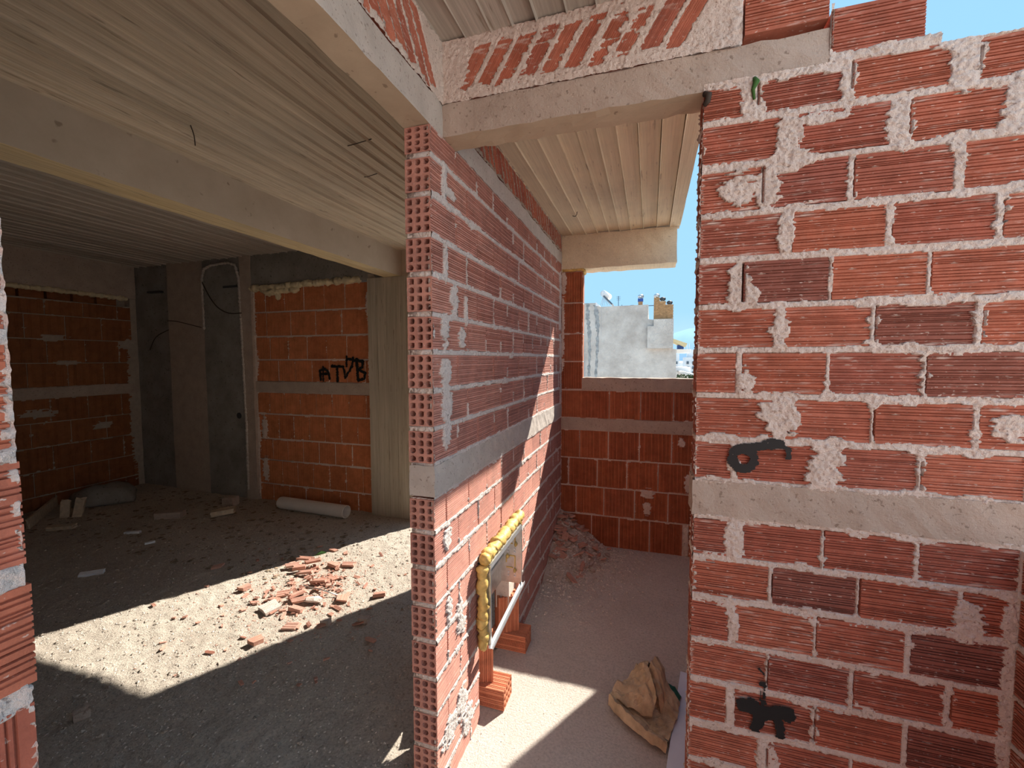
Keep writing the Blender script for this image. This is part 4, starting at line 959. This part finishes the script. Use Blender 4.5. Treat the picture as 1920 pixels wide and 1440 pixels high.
while n_ch < 120:
    x = -0.66+abs(rnd.gauss(0, 0.22)); y = 3.40-abs(rnd.gauss(0, 0.33))
    if x > -0.2 or y < 2.75 or math.hypot((x+0.678)/0.46, (3.43-y)/0.72) > 1.05: continue
    s_ = rnd.choice((0.012, 0.016, 0.02, 0.026, 0.036))*rnd.uniform(0.8, 1.2)
    o = link('rubble_chunk', rnd.choice(CH), None, None, (x, y, mz(x, y)+s_*0.25), (rnd.uniform(-0.4, 0.4), rnd.uniform(-0.4, 0.4), rnd.uniform(0, 6.3))); o.scale = (s_, s_, s_)
    tag(o, 'grey mortar lump among the rubble in the corridor corner', 'rubble', 'mortar lumps on the rubble heap'); n_ch += 1
n_ch = 0
while n_ch < 42:
    x = -0.66+abs(rnd.gauss(0, 0.17)); y = 3.40-abs(rnd.gauss(0, 0.22))
    if x > -0.22 or y < 2.85: continue
    o = link('brick_shard', rnd.choice(SH if rnd.random() < 0.75 else SHS), None, None, (x, y, mz(x, y)+0.016), (rnd.uniform(-0.5, 0.3), rnd.uniform(-0.2, 0.6), rnd.uniform(0, 6.3)))
    tag(o, 'red brick splinter lying on the corridor corner rubble', 'brick shard', 'brick splinters on the rubble heap'); n_ch += 1
o = link('brick_fragment', ribbed(0.075, 0.045, 0.045, 6, 0.004, 0.002, False, False, 0, 1).copy(), M['brick_shard'], None, (-0.46, 2.90, 0.05), (R(-75), R(10), R(25)))
tag(o, 'ribbed red brick fragment at the front foot of the rubble heap', 'brick fragment')
o = link('brick_fragment', ribbed(0.10, 0.05, 0.05, 6, 0.004, 0.002, False, False, 0, 2).copy(), M['brick_shard'], None, (-0.655, 3.02, 0.16), (R(-60), R(25), R(-20)))
tag(o, 'larger ribbed brick fragment lodged high on the rubble against the partition', 'brick fragment')

# ------------------------------------------------------------------ brick shards in the sun on the dark room floor
def fz(x, y): return float(zl(np.array([[x]]), np.array([[y]]))[0, 0])
shards = []
def shard(x, y, rz, me, label=None, dz=0.0, tilt=0.12, sc_=1.0):
    o = link('brick_shard', me, None, None, (x, y, fz(x, y)+0.004+dz), (rnd.uniform(-tilt, tilt), rnd.uniform(-tilt, tilt), rz)); o.scale = (sc_,)*3
    tag(o, label or 'small red brick shard scattered in the strip of sunlight', 'brick shard', None if label else 'brick shards in the sun strip'); return o
BIG = [shard_mesh(300+i, L, W, T, M['brick_shard'], n) for i, (L, W, T, n) in enumerate(((0.13, 0.045, 0.015, 5), (0.11, 0.042, 0.024, 4), (0.085, 0.05, 0.024, 5), (0.14, 0.034, 0.016, 3), (0.10, 0.068, 0.013, 7)))]
shard(-2.52, 2.50, R(30), BIG[0], 'long ribbed shard at the far left edge of the shard pile', 0.012)
shard(-2.50, 2.60, R(12), BIG[3], 'ribbed shard heading the pile beside the green leaf', 0.02)
shard(-2.44, 2.47, R(40), BIG[1], 'thick ribbed shard leaning near the top of the pile', 0.018, 0.3)
shard(-2.40, 2.57, R(35), BIG[0], 'long shard bridging the upper cluster of the pile', 0.03, 0.2)
shard(-2.35, 2.45, R(25), BIG[3], 'thick finger-like shard casting a black shadow mid pile', 0.014)
shard(-2.25, 2.61, R(-5), BIG[1], 'dark-sided shard right of the upper cluster', 0.0)
shard(-2.147, 2.655, R(5), BIG[0], 'long pointed shard at the upper right of the pile', 0.004)
shard(-2.596, 2.15, R(80), BIG[2], 'blocky shard alone at the left end of the sunlit pile', 0.0)
shard(-2.15, 2.36, R(20), BIG[3], 'slim shard lying across the pile middle', 0.02)
shard(-2.176, 2.19, R(75), BIG[3], 'shard standing steeply at the centre of the pile', 0.012)
shard(-2.12, 2.15, R(35), BIG[0], 'shard crossing in front of the steep one', 0.008)
pale = shard_mesh(320, 0.12, 0.11, 0.02, M['mortar'], 8)
o = shard(-2.235, 2.02, R(70), pale, 'pale ribbed tile-like fragment at the front of the pile', 0.002)
pale2 = chunk_mesh(55, M['mortar']); o = link('mortar_lump', pale2, None, None, (-2.033, 2.165, 0.02), (0, 0, 0.4)); o.scale = (0.07, 0.05, 0.035); tag(o, 'pale flat mortar lump beside the stick', 'mortar lump')
shard(-2.07, 2.06, R(5), BIG[1], 'orange wedge shard in front of the mortar lump', 0.0, 0.25)
shard(-1.878, 2.25, R(120), BIG[4], 'ribbed flat shard lying alone at the right end of the stick', 0.0)
shard(-1.671, 2.354, R(30), BIG[1], 'dark shard nearest the partition end in the sun', 0.0, 0.2, 0.9)
shard(-2.044, 1.745, R(75), BIG[2], 'ribbed block shard nearest the shadow edge', 0.0)
shard(-1.933, 1.93, R(110), BIG[4], 'small ribbed shard near the lower shadow line', 0.0, 0.1, 0.5)
k = 0
while k < 190:
    if k < 120: x = rnd.gauss(-2.18, 0.18); y = 2.30+0.9*(x+2.18)*-0.3+rnd.gauss(0, 0.17)
    elif k < 160: x = rnd.gauss(-2.2, 0.35); y = rnd.gauss(2.15, 0.3)
    else: x = rnd.uniform(-3.1, -1.4); y = rnd.uniform(1.4, 2.9)
    d_ = math.hypot(x+2.2, (y-2.3)*1.1)
    o_ = shard(x, y, rnd.uniform(0, 6.3), rnd.choice(SHS if rnd.random() < 0.8 else SH), None, max(0, 0.018*(1-d_/0.35))*rnd.random(), 0.3, rnd.uniform(0.5, 1.05))
    if d_ < 0.30: o_['label'] = 'small red brick shard within the dense sunlit shard pile'; o_['group'] = 'brick shards in the pile'
    elif x < -2.2: o_['label'] = 'small red brick shard scattered left of the sunlit pile'; o_['group'] = 'brick shards left of the pile'
    else: o_['label'] = 'small red brick shard scattered between the pile and the partition'; o_['group'] = 'brick shards right of the pile'
    k += 1
wst = MB().tube([(-2.209, 2.273, 0.03), (-2.07, 2.27, 0.028), (-1.932, 2.265, 0.016)], 0.004, 6).build('thin_rod', M['steel'], smooth=True); tag(wst, 'thin grey rod lying through the brick shards', 'rod')
lf = MB(); lf.add([(-2.50, 2.68, 0.012), (-2.45, 2.66, 0.045), (-2.39, 2.70, 0.05), (-2.44, 2.73, 0.018), (-2.43, 2.69, 0.06)], [(0, 1, 4), (1, 2, 4), (2, 3, 4), (3, 0, 4)])
o = lf.build('green_leaf', M['leaf_green']); so = o.modifiers.new('t', 'SOLIDIFY'); so.thickness = 0.001; tag(o, 'small green leaf at the top of the shard pile', 'leaf')
# grit: uncountable
def grit(name, N, fn, smin, smax, mat, label, seed, zf, flat=0.6):
    g = np.random.default_rng(seed); xy = fn(g, N); N = len(xy)
    o8 = np.array([(1, 0, 0), (-1, 0, 0), (0, 1, 0), (0, -1, 0), (0, 0, 1), (0, 0, -1)], float)
    t8 = np.array([(0, 2, 4), (2, 1, 4), (1, 3, 4), (3, 0, 4), (2, 0, 5), (1, 2, 5), (3, 1, 5), (0, 3, 5)])
    s_ = smin+(smax-smin)*g.random(N)**3
    V = o8[None]*(0.6+0.7*g.random((N, 6, 1))); a = g.random(N)*6.28; ca, sa = np.cos(a)[:, None], np.sin(a)[:, None]
    V[..., 0] *= 1.3; V[..., 2] *= flat
    x = V[..., 0]*ca-V[..., 1]*sa; y = V[..., 0]*sa+V[..., 1]*ca
    z = zf(xy[:, :1], xy[:, 1:])[:, 0]
    P = np.stack([x*s_[:, None]+xy[:, :1], y*s_[:, None]+xy[:, 1:], V[..., 2]*s_[:, None]+z[:, None]+s_[:, None]*0.2], 2)
    F = (t8[None]+6*np.arange(N)[:, None, None]).reshape(-1, 3)
    o = link(name, mesh_np(name, P.reshape(-1, 3), F, False), M[mat]); tag(o, label, 'grit', None, 'stuff'); return o
grit('grit', 16000, lambda g, n: np.stack([g.uniform(-3.6, -0.80, n), g.uniform(0.3, 3.6, n)], 1), 0.002, 0.0065, 'grit_pale', 'fine pale grit over the sunlit floor of the dark room', 1, zl)
grit('grit', 9000, lambda g, n: np.stack([g.uniform(-6.0, -0.80, n), g.uniform(0.3, 3.65, n)], 1), 0.002, 0.012, 'grit', 'coarse brown grit strewn through the dark room', 2, zl)
grit('brick_dust', 2500, lambda g, n: np.stack([g.normal(-2.2, 0.28, n), g.normal(2.28, 0.26, n)], 1), 0.002, 0.009, 'brick_shard', 'red brick crumbs around the sunlit shard pile', 3, zl, 0.4)
grit('leaf_litter', 800, lambda g, n: np.stack([g.uniform(-5.6, -2.4, n), g.uniform(2.3, 3.62, n)], 1), 0.006, 0.03, 'leaf', 'dark dead leaf litter at the back of the dark room', 4, zl, 0.25)
grit('grit', 1500, lambda g, n: np.stack([g.uniform(-0.66, 0.62, n), g.uniform(1.0, 3.35, n)], 1), 0.001, 0.0035, 'grit', 'sparse dark grit on the corridor screed', 5, zc)
grit('rubble_crumbs', 5000, lambda g, n: np.stack([-0.66+np.abs(g.normal(0, 0.26, n)), 3.41-np.abs(g.normal(0, 0.36, n))], 1), 0.003, 0.012, 'grit_pale', 'pale crumbs over the corner rubble heap', 6, lambda X, Y: np.maximum(mound(X, Y), zc(X, Y)), 0.7)

# ------------------------------------------------------------------ things lying in the dark room
pp = MB(); n_ = 28; L_ = 0.85; ro, ri = 0.062, 0.056; prof = [(0.0, ri), (0.0, ro*0.93), (0.02, ro), (L_, ro), (L_, ri), (0.0, ri)]
pv = []; pf = []
for x, r_ in prof[:-1]:
    for j in range(n_): pv.append((x, r_*math.cos(2*math.pi*j/n_), r_*math.sin(2*math.pi*j/n_)))
for i in range(len(prof)-1):
    for j in range(n_): i2 = (i+1) % (len(prof)-1); pf.append((i*n_+j, i*n_+(j+1) % n_, i2*n_+(j+1) % n_, i2*n_+j))
pipe = link('drain_pipe', mesh_from('drain_pipe', pv, pf, True), M['pvc'], None, (-3.67, 3.50, 0.062), (0, 0, R(-2)))
pipe.modifiers.new('e', 'EDGE_SPLIT').split_angle = R(40)
tag(pipe, 'white plastic drain pipe length lying under the orange block panel', 'pipe')
def slab_piece(name, label, cat, mat, x, y, rz, L, W, H, tilt=(0, 0), seed=0, dz=0.0):
    b = bmesh.new(); bmesh.ops.create_cube(b, size=1.0); bmesh.ops.subdivide_edges(b, edges=b.edges, cuts=2, use_grid_fill=True)
    r = random.Random(seed)
    for v in b.verts: v.co = Vector((v.co.x*L*r.uniform(0.94, 1.05), v.co.y*W*r.uniform(0.92, 1.06), (v.co.z+0.5)*H*r.uniform(0.93, 1.05)))
    me = bpy.data.meshes.new(name); b.to_mesh(me); b.free()
    o = link(name, me, M[mat], None, (x, y, fz(x, y)+0.002+dz), (tilt[0], tilt[1], rz)); tag(o, label, cat); return o
slab_piece('brick_block', 'pale pink block lying flat in the middle of the dark floor', 'block', 'rubble', -4.52, 2.97, R(25), 0.24, 0.10, 0.06, seed=1)
slab_piece('wood_offcut', 'splintered pale wood offcut right of the pink block', 'wood', 'wood', -4.07, 3.18, R(38), 0.20, 0.09, 0.05, (0, -0.1), 2, 0.01)
slab_piece('stone_lump', 'rounded stone lump behind the pale wood offcut', 'stone', 'rubble', -4.27, 3.42, R(10), 0.12, 0.10, 0.09, seed=3)
slab_piece('wood_offcut', 'flat pale offcut near the left plank', 'wood', 'wood', -5.16, 2.45, R(30), 0.20, 0.07, 0.035, seed=4)
slab_piece('plastic_scrap', 'small white strip on the dark floor left of centre', 'scrap', 'white_bit', -4.43, 2.59, R(28), 0.12, 0.03, 0.02, seed=5)
slab_piece('plastic_scrap', 'crumpled whitish scrap lying near the sun strip edge', 'scrap', 'white_bit', -3.85, 1.98, R(40), 0.14, 0.04, 0.02, (0.2, 0), 6)
slab_piece('plastic_scrap', 'white chip in front of the dark litter', 'scrap', 'white_bit', -4.05, 2.49, R(60), 0.07, 0.035, 0.015, seed=7)
slab_piece('brick_block', 'small grey block in the near left shade of the dark floor', 'block', 'concrete', -2.34, 1.14, R(65), 0.055, 0.04, 0.035, seed=8)
slab_piece('stone_lump', 'brown stone in the shade below the shard pile', 'stone', 'rubble', -1.80, 2.01, R(10), 0.05, 0.04, 0.03, seed=9)
slab_piece('brick_block', 'pale ribbed crumb in the shade towards the partition', 'block', 'rubble', -1.60, 2.10, R(10), 0.06, 0.04, 0.03, seed=10)
slab_piece('timber_plank', 'pale plank standing on edge along the left wall foot', 'plank', 'wood', -5.78, 2.62, R(141), 0.85, 0.028, 0.10, seed=11)
slab_piece('timber_stub', 'short dark timber stub leaning on the plank', 'wood', 'wood', -5.53, 2.66, R(50), 0.07, 0.05, 0.17, (0.18, 0.12), 12)
slab_piece('timber_stub', 'short pale timber stub right of the dark one', 'wood', 'wood', -5.44, 2.71, R(50), 0.07, 0.05, 0.19, (0.12, 0.22), 13)
b = bmesh.new(); bmesh.ops.create_icosphere(b, subdivisions=3, radius=1.0)
for v in b.verts:
    n3 = vnoise(np.array([v.co.x*2+5]), np.array([v.co.y*2+v.co.z+5]), 1.3, 1.3, 8)[0]; v.co *= 0.8+0.4*n3
    v.co = Vector((v.co.x*0.32, v.co.y*0.17, max(v.co.z*0.17, -0.03)))
me = bpy.data.meshes.new('cement_bag'); b.to_mesh(me); b.free()
cb = link('cement_bag', me, M['concrete_dark'], None, (-5.68, 3.08, 0.03), (0, 0, R(35))); me.polygons.foreach_set('use_smooth', [True]*len(me.polygons))
tag(cb, 'slumped grey cement bag by the foot of the dark left wall', 'bag')
# wires left in the slab
wire(cl, [(-1.96, 1.45, 2.60), (-1.955, 1.46, 2.56), (-1.95, 1.46, 2.515)], 0.0022, 'tie_wire')
wire(cl, [(-1.42, 1.82, 2.60), (-1.36, 1.79, 2.585), (-1.27, 1.80, 2.60)], 0.0022, 'tie_wire')
wire(cl, [(-1.57, 2.15, 2.60), (-1.53, 2.13, 2.59), (-1.46, 2.13, 2.60)], 0.0022, 'tie_wire')
wire(cc, [(-0.52, 2.98, 2.535), (-0.49, 2.95, 2.52), (-0.47, 2.90, 2.532)], 0.002, 'tie_wire')

# ------------------------------------------------------------------ neighbouring house and the town
DY = 22.0
hb = empty('neighbour_house', (-1.0, DY, -12)); tag(hb, 'windowless grey rendered house gable seen through the corridor opening', 'house')
def hpart(mb, name, mat, smooth=False, label=None, parent=None):
    o = mb.build(name, M[mat], None, smooth); o.parent = parent or hb
    o.matrix_parent_inverse = Matrix.Translation(-hb.location) if parent is None else Matrix.Identity(4)
    if label: o['label'] = label
    return o
def prism(poly, y0, y1):
    n = len(poly); mb = MB(); mb.add([(x, y0, z) for x, z in poly]+[(x, y1, z) for x, z in poly], [tuple(range(n)), tuple(range(n, 2*n))[::-1]]+[(i, (i+1) % n, n+(i+1) % n, n+i) for i in range(n)]); return mb
hpart(prism([(-7, -12), (1.20, -12), (1.20, 2.02), (1.03, 2.05), (1.03, 3.45), (0.14, 3.45), (-0.10, 3.48), (-0.10, 4.18), (-2.45, 4.16), (-2.62, 4.36), (-7, 4.40)], DY, DY+9), 'gable_wall', 'house_render')
hpart(prism([(-0.127, 2.06), (1.045, 2.06), (1.045, 3.45), (0.155, 3.45), (0.155, 3.12), (-0.127, 3.12)], DY-0.24, DY+0.05), 'render_patch', 'house_render')
hpart(prism([(-2.62, 4.20), (-2.40, 4.17), (-2.44, 4.24), (-2.62, 4.40)], DY-0.03, DY+9), 'parapet_cap', 'house_white')
for pts in ([(-3.03, 4.36), (-3.0, 3.6), (-2.92, 2.9), (-2.91, 1.4), (-2.95, 0.3)], [(-2.62, 4.25), (-2.55, 3.6), (-2.49, 2.9), (-2.55, 1.3), (-2.6, 0.3)]):
    m_ = MB(); prev = None
    L1 = []; L2 = []
    for i in range(41):
        t = i/40*(len(pts)-1); j = min(int(t), len(pts)-2); u = t-j
        x = pts[j][0]*(1-u)+pts[j+1][0]*u; z = pts[j][1]*(1-u)+pts[j+1][1]*u
        w = (0.10-0.05*i/40)*rnd.uniform(0.6, 1.3); L1.append((x-w+rnd.uniform(-0.03, 0.03), z)); L2.append((x+w+rnd.uniform(-0.03, 0.03), z))
    hpart(prism(L1+L2[::-1], DY-0.012, DY+0.01), 'damp_stain', 'stain', label='black vertical damp stain')
# brick chimney, course by course
chm = MB()
chm.box(0.15, 1.03, DY+0.02, DY+0.7, 3.45, 4.14).box(0.15, 0.68, DY+0.02, DY+0.7, 4.12, 4.33).box(0.15, 0.41, DY+0.02, DY+0.7, 4.31, 4.50)
ch = hpart(chm, 'chimney_stack', 'chimney_mortar')
cbm = mesh_from('chimney_brick', MB().box(0, 0.165, 0, 0.05, 0, 0.062).v, MB().box(0, 1, 0, 1, 0, 1).f); cbm.materials.append(M['chimney_brick'])
zz = 3.455; row = 0
while zz < 4.46:
    xmax = 1.035 if zz < 4.10 else 0.69 if zz < 4.29 else 0.42
    x = 0.145-(0.085 if row % 2 else 0)
    while x < xmax-0.05:
        x0 = max(x, 0.145); x1 = min(x+0.165, xmax)
        if x1-x0 > 0.03:
            o = bpy.data.objects.new('brick', cbm); C.objects.link(o); o.parent = hb; o.location = (x0+1.0, 0.0+rnd.uniform(-0.006, 0.004), zz+12); o.scale = ((x1-x0)/0.165, 1, 1)
        x += 0.173
    zz += 0.07; row += 1
sc2 = hpart(MB().box(-0.59, -0.38, DY+0.5, DY+0.7, 4.1, 4.40), 'chimney_stack', 'chimney_brick')
hpart(MB().box(-0.61, -0.355, DY+0.48, DY+0.72, 4.40, 4.555), 'chimney_collar', 'blue_paint', label='blue painted collar')
def cowl(x, y, z, r_, mat, label):
    c = empty('roof_cowl', (x, y, z)); c.parent = hb; c.matrix_parent_inverse = Matrix.Translation(-hb.location)
    c['label'] = label
    v = MB()
    for k in range(14):
        a0 = 2*math.pi*k/14; pts = []
        for i in range(7):
            t = math.pi*(0.08+0.84*i/6); a = a0+0.5*(i/6-0.5)
            pts.append((math.sin(t)*r_, a, math.cos(t)*r_*0.72))
        for i in range(6):
            (r0, aa, z0), (r1, ab, z1) = pts[i], pts[i+1]
            q = [(r0*math.cos(aa), r0*math.sin(aa), z0), (r1*math.cos(ab), r1*math.sin(ab), z1), (r1*0.9*math.cos(ab+0.36), r1*0.9*math.sin(ab+0.36), z1), (r0*0.9*math.cos(aa+0.36), r0*0.9*math.sin(aa+0.36), z0)]
            v.add(q, [(0, 1, 2, 3)])
    v.build('vane', M[mat], c)
    MB().tube([(0, 0, -r_*0.95), (0, 0, -r_*0.66)], r_*0.62, 14).build('neck', M['steel'], c)
    MB().tube([(0, 0, r_*0.64), (0, 0, r_*0.75)], [r_*0.35, r_*0.1], 12).build('cap', M['steel'], c)
cowl(-0.475, DY+0.6, 4.665, 0.15, 'steel', 'turbine cowl on the blue collared chimney'); cowl(0.275, DY+0.35, 4.63, 0.15, 'steel', 'topmost turbine cowl of the brick chimney')
cowl(0.557, DY+0.35, 4.46, 0.14, 'steel_dark', 'dark middle turbine cowl'); cowl(0.873, DY+0.35, 4.275, 0.14, 'steel_dark', 'dark lowest turbine cowl')
hpart(MB().bar((-0.10, DY+0.3, 4.16), (0.15, DY+0.3, 4.16), 0.03, 0.03), 'roof_bar', 'steel_dark')
sol = empty('solar_heater', (-2.2, DY+1.5, 4.2)); tag(sol, 'solar water heater with white tank on the grey house roof', 'water heater')
def spart(mb, name, mat, smooth=False):
    o = mb.build(name, M[mat], None, smooth); o.parent = sol; o.matrix_parent_inverse = Matrix.Translation(-sol.location); return o
YS = DY+1.5; q_ = 1.068
def sx(x): return x*q_
def sz(z): return 1.56+(z-1.56)*q_
spart(MB().tube([(sx(-2.26), YS-0.1, sz(4.80)), (sx(-2.24), YS-0.08, sz(4.80)), (sx(-2.05), YS+0.8, sz(4.73)), (sx(-2.04), YS+0.85, sz(4.73))], [0.12, 0.17, 0.17, 0.12], 16), 'tank', 'house_white', True)
spart(MB().bar((sx(-2.2), YS, sz(4.64)), (sx(-1.78), YS, sz(4.21)), 0.9, 0.08), 'collector', 'window_dark')
for a, b in (((-2.30, 4.20), (-2.22, 4.72)), ((-2.38, 4.20), (-2.25, 4.68)), ((-2.20, 4.20), (-2.20, 4.66)), ((-2.02, 4.22), (-2.17, 4.5)), ((-1.9, 4.22), (-2.2, 4.6))):
    spart(MB().bar((sx(a[0]), YS, sz(a[1])), (sx(b[0]), YS, sz(b[1])), 0.025, 0.025), 'strut', 'steel')
for x, z, arms in ((-1.58, 4.76, 4), (-1.41, 4.33, 0), (-0.90, 4.30, 3)):
    t = empty('roof_aerial', (x, DY+1, 4.15)); tag(t, {-1.58: 'tall thin aerial beside the solar heater', -1.41: 'short plain mast on the grey house roof', -0.90: 'small aerial left of the blue collared chimney'}[x], 'aerial')
    MB().tube([(0, 0, -0.05), (0, 0, (z-4.15)*1.05)], 0.014, 6).build('mast', M['steel_dark'], t)
    if arms:
        am = MB()
        for k in range(arms): am.bar((-0.10, 0, (z-4.15)-0.06*k), (0.10, 0, (z-4.15)-0.06*k), 0.01, 0.01)
        am.bar((0, -0.12, (z-4.15)-0.04), (0, 0.12, (z-4.15)-0.04), 0.01, 0.01); am.build('arms', M['steel_dark'], t)
ha = empty('awning_house', (3.5, 30, -12)); tag(ha, 'house part with a sloping cream awning right of the grey gable', 'house')
def apart(mb, name, mat):
    o = mb.build(name, M[mat]); o.parent = ha; o.matrix_parent_inverse = Matrix.Translation(-ha.location); return o
apart(prism([(1.30, 2.85), (1.45, 2.87), (2.29, 2.56), (2.20, 2.33), (1.45, 2.68), (1.30, 2.70)], 30, 32.5), 'awning', 'awning')
apart(MB().box(1.75, 2.15, 31, 31.6, 2.2, 2.48), 'water_tank', 'blue_paint')
apart(MB().box(1.70, 2.6, 30.8, 33, 1.95, 2.2).box(1.4, 2.55, 30.5, 33.5, -12, 1.0), 'wall', 'house_white')
for x in (2.28, 2.42): apart(MB().box(x, x+0.03, 30.2, 30.25, 1.9, 2.56), 'post', 'steel')
apart(prism([(1.75, 0.80), (1.93, 0.80), (2.95, 0.54), (2.95, 0.36), (1.75, 0.70)], 28, 31), 'white_roof', 'house_white')
bu = MB(); gb = np.random.default_rng(6)
for k in range(900):
    c = np.array([gb.uniform(1.5, 2.8), gb.uniform(26.2, 27.6), gb.uniform(-0.6, 0.62)]); a, b_ = gb.normal(size=3)*0.06, gb.normal(size=3)*0.06
    bu.add([tuple(c), tuple(c+a), tuple(c+a+b_), tuple(c+b_)], [(0, 1, 2, 3)])
bo = bu.build('roof_bushes', M['bush']); tag(bo, 'dark shrubs under the white sloping roof beyond the sill', 'shrub', None, 'stuff')
wm_me = MB().box(0, 1, -0.12, 0.2, 0, 1); win_mesh = mesh_from('window', wm_me.v, wm_me.f); win_mesh.materials.append(M['window_dark'])
cr_ = random.Random(5)
for k in range(16):
    D = 55+k*14+cr_.uniform(0, 6); az = R(cr_.uniform(2.6, 6.0)); x = D*math.tan(az); w = cr_.uniform(1.6, 3.4)*(D/90); h = 1.56+D*math.tan(R(cr_.uniform(-2.4, 0.35)))
    t = empty('town_house', (x, D, -14)); tag(t, 'white flat-roofed town house in the far distance beyond the sill', 'house', 'distant white town houses')
    MB().box(-w/2, w/2, 0, 4, 0, h+14).box(-w*0.3, w*0.1, 0.8, 3, h+14, h+14+0.02*D*cr_.uniform(0.3, 1)).build('walls', M['house_white'], t)
    nf = 4; nw_ = 3
    for i in range(nf):
        for j in range(nw_):
            o = bpy.data.objects.new('window', win_mesh); C.objects.link(o); o.parent = t
            o.location = (-w/2+w*(j+0.25)/nw_, 0, h+14-(i+1)*0.012*D*0.9-0.004*D); o.scale = (w*0.4/nw_, 1, 0.006*D)
# house added out of view, behind and right of the camera, to bounce sunlight
fh = empty('bounce_facade', (15.5, -9, -14)); tag(fh, 'unseen cream house added behind the viewer to bounce sunlight', 'house')
o = MB().box(-14, 14, -6, 0, 0, 22).build('walls', M['house_white'], fh)
for i in range(7):
    for j in range(9):
        o = bpy.data.objects.new('window', win_mesh); C.objects.link(o); o.parent = fh; o.location = (-12.6+3*j, -0.1, 1.2+3*i); o.rotation_euler = (0, 0, math.pi); o.location.x += 1.2; o.location.y = 0.0; o.scale = (1.2, 1, 1.4)
# hill and ground
hv = []; hf = []; nh = 60
for i in range(nh+1):
    az = R(-30+90*i/nh); zt = 4200*math.tan(R(max(0.6, 3.35*math.exp(-((math.degrees(az)-6.5)/7.5)**2)+0.5*math.sin(i*0.9)*0.2+0.5)))
    for rr, zf_ in ((3600, -14), (4200, zt), (5200, -14)): hv.append((rr*math.sin(az), rr*math.cos(az), zf_))
for i in range(nh):
    for j in range(2): hf.append((i*3+j, i*3+j+1, (i+1)*3+j+1, (i+1)*3+j))
hl = link('hill', mesh_from('hill', hv, hf, True), M['hill']); tag(hl, 'distant hill beyond the town, pale blue haze painted into its colour', 'hill', None, 'structure')
gr = MB().add([(-6000, -6000, -14), (6000, -6000, -14), (6000, 6000, -14), (-6000, 6000, -14)], [(0, 1, 2, 3)]).build('ground', M['ground']); tag(gr, 'street level ground far below the flat', 'ground', None, 'structure')
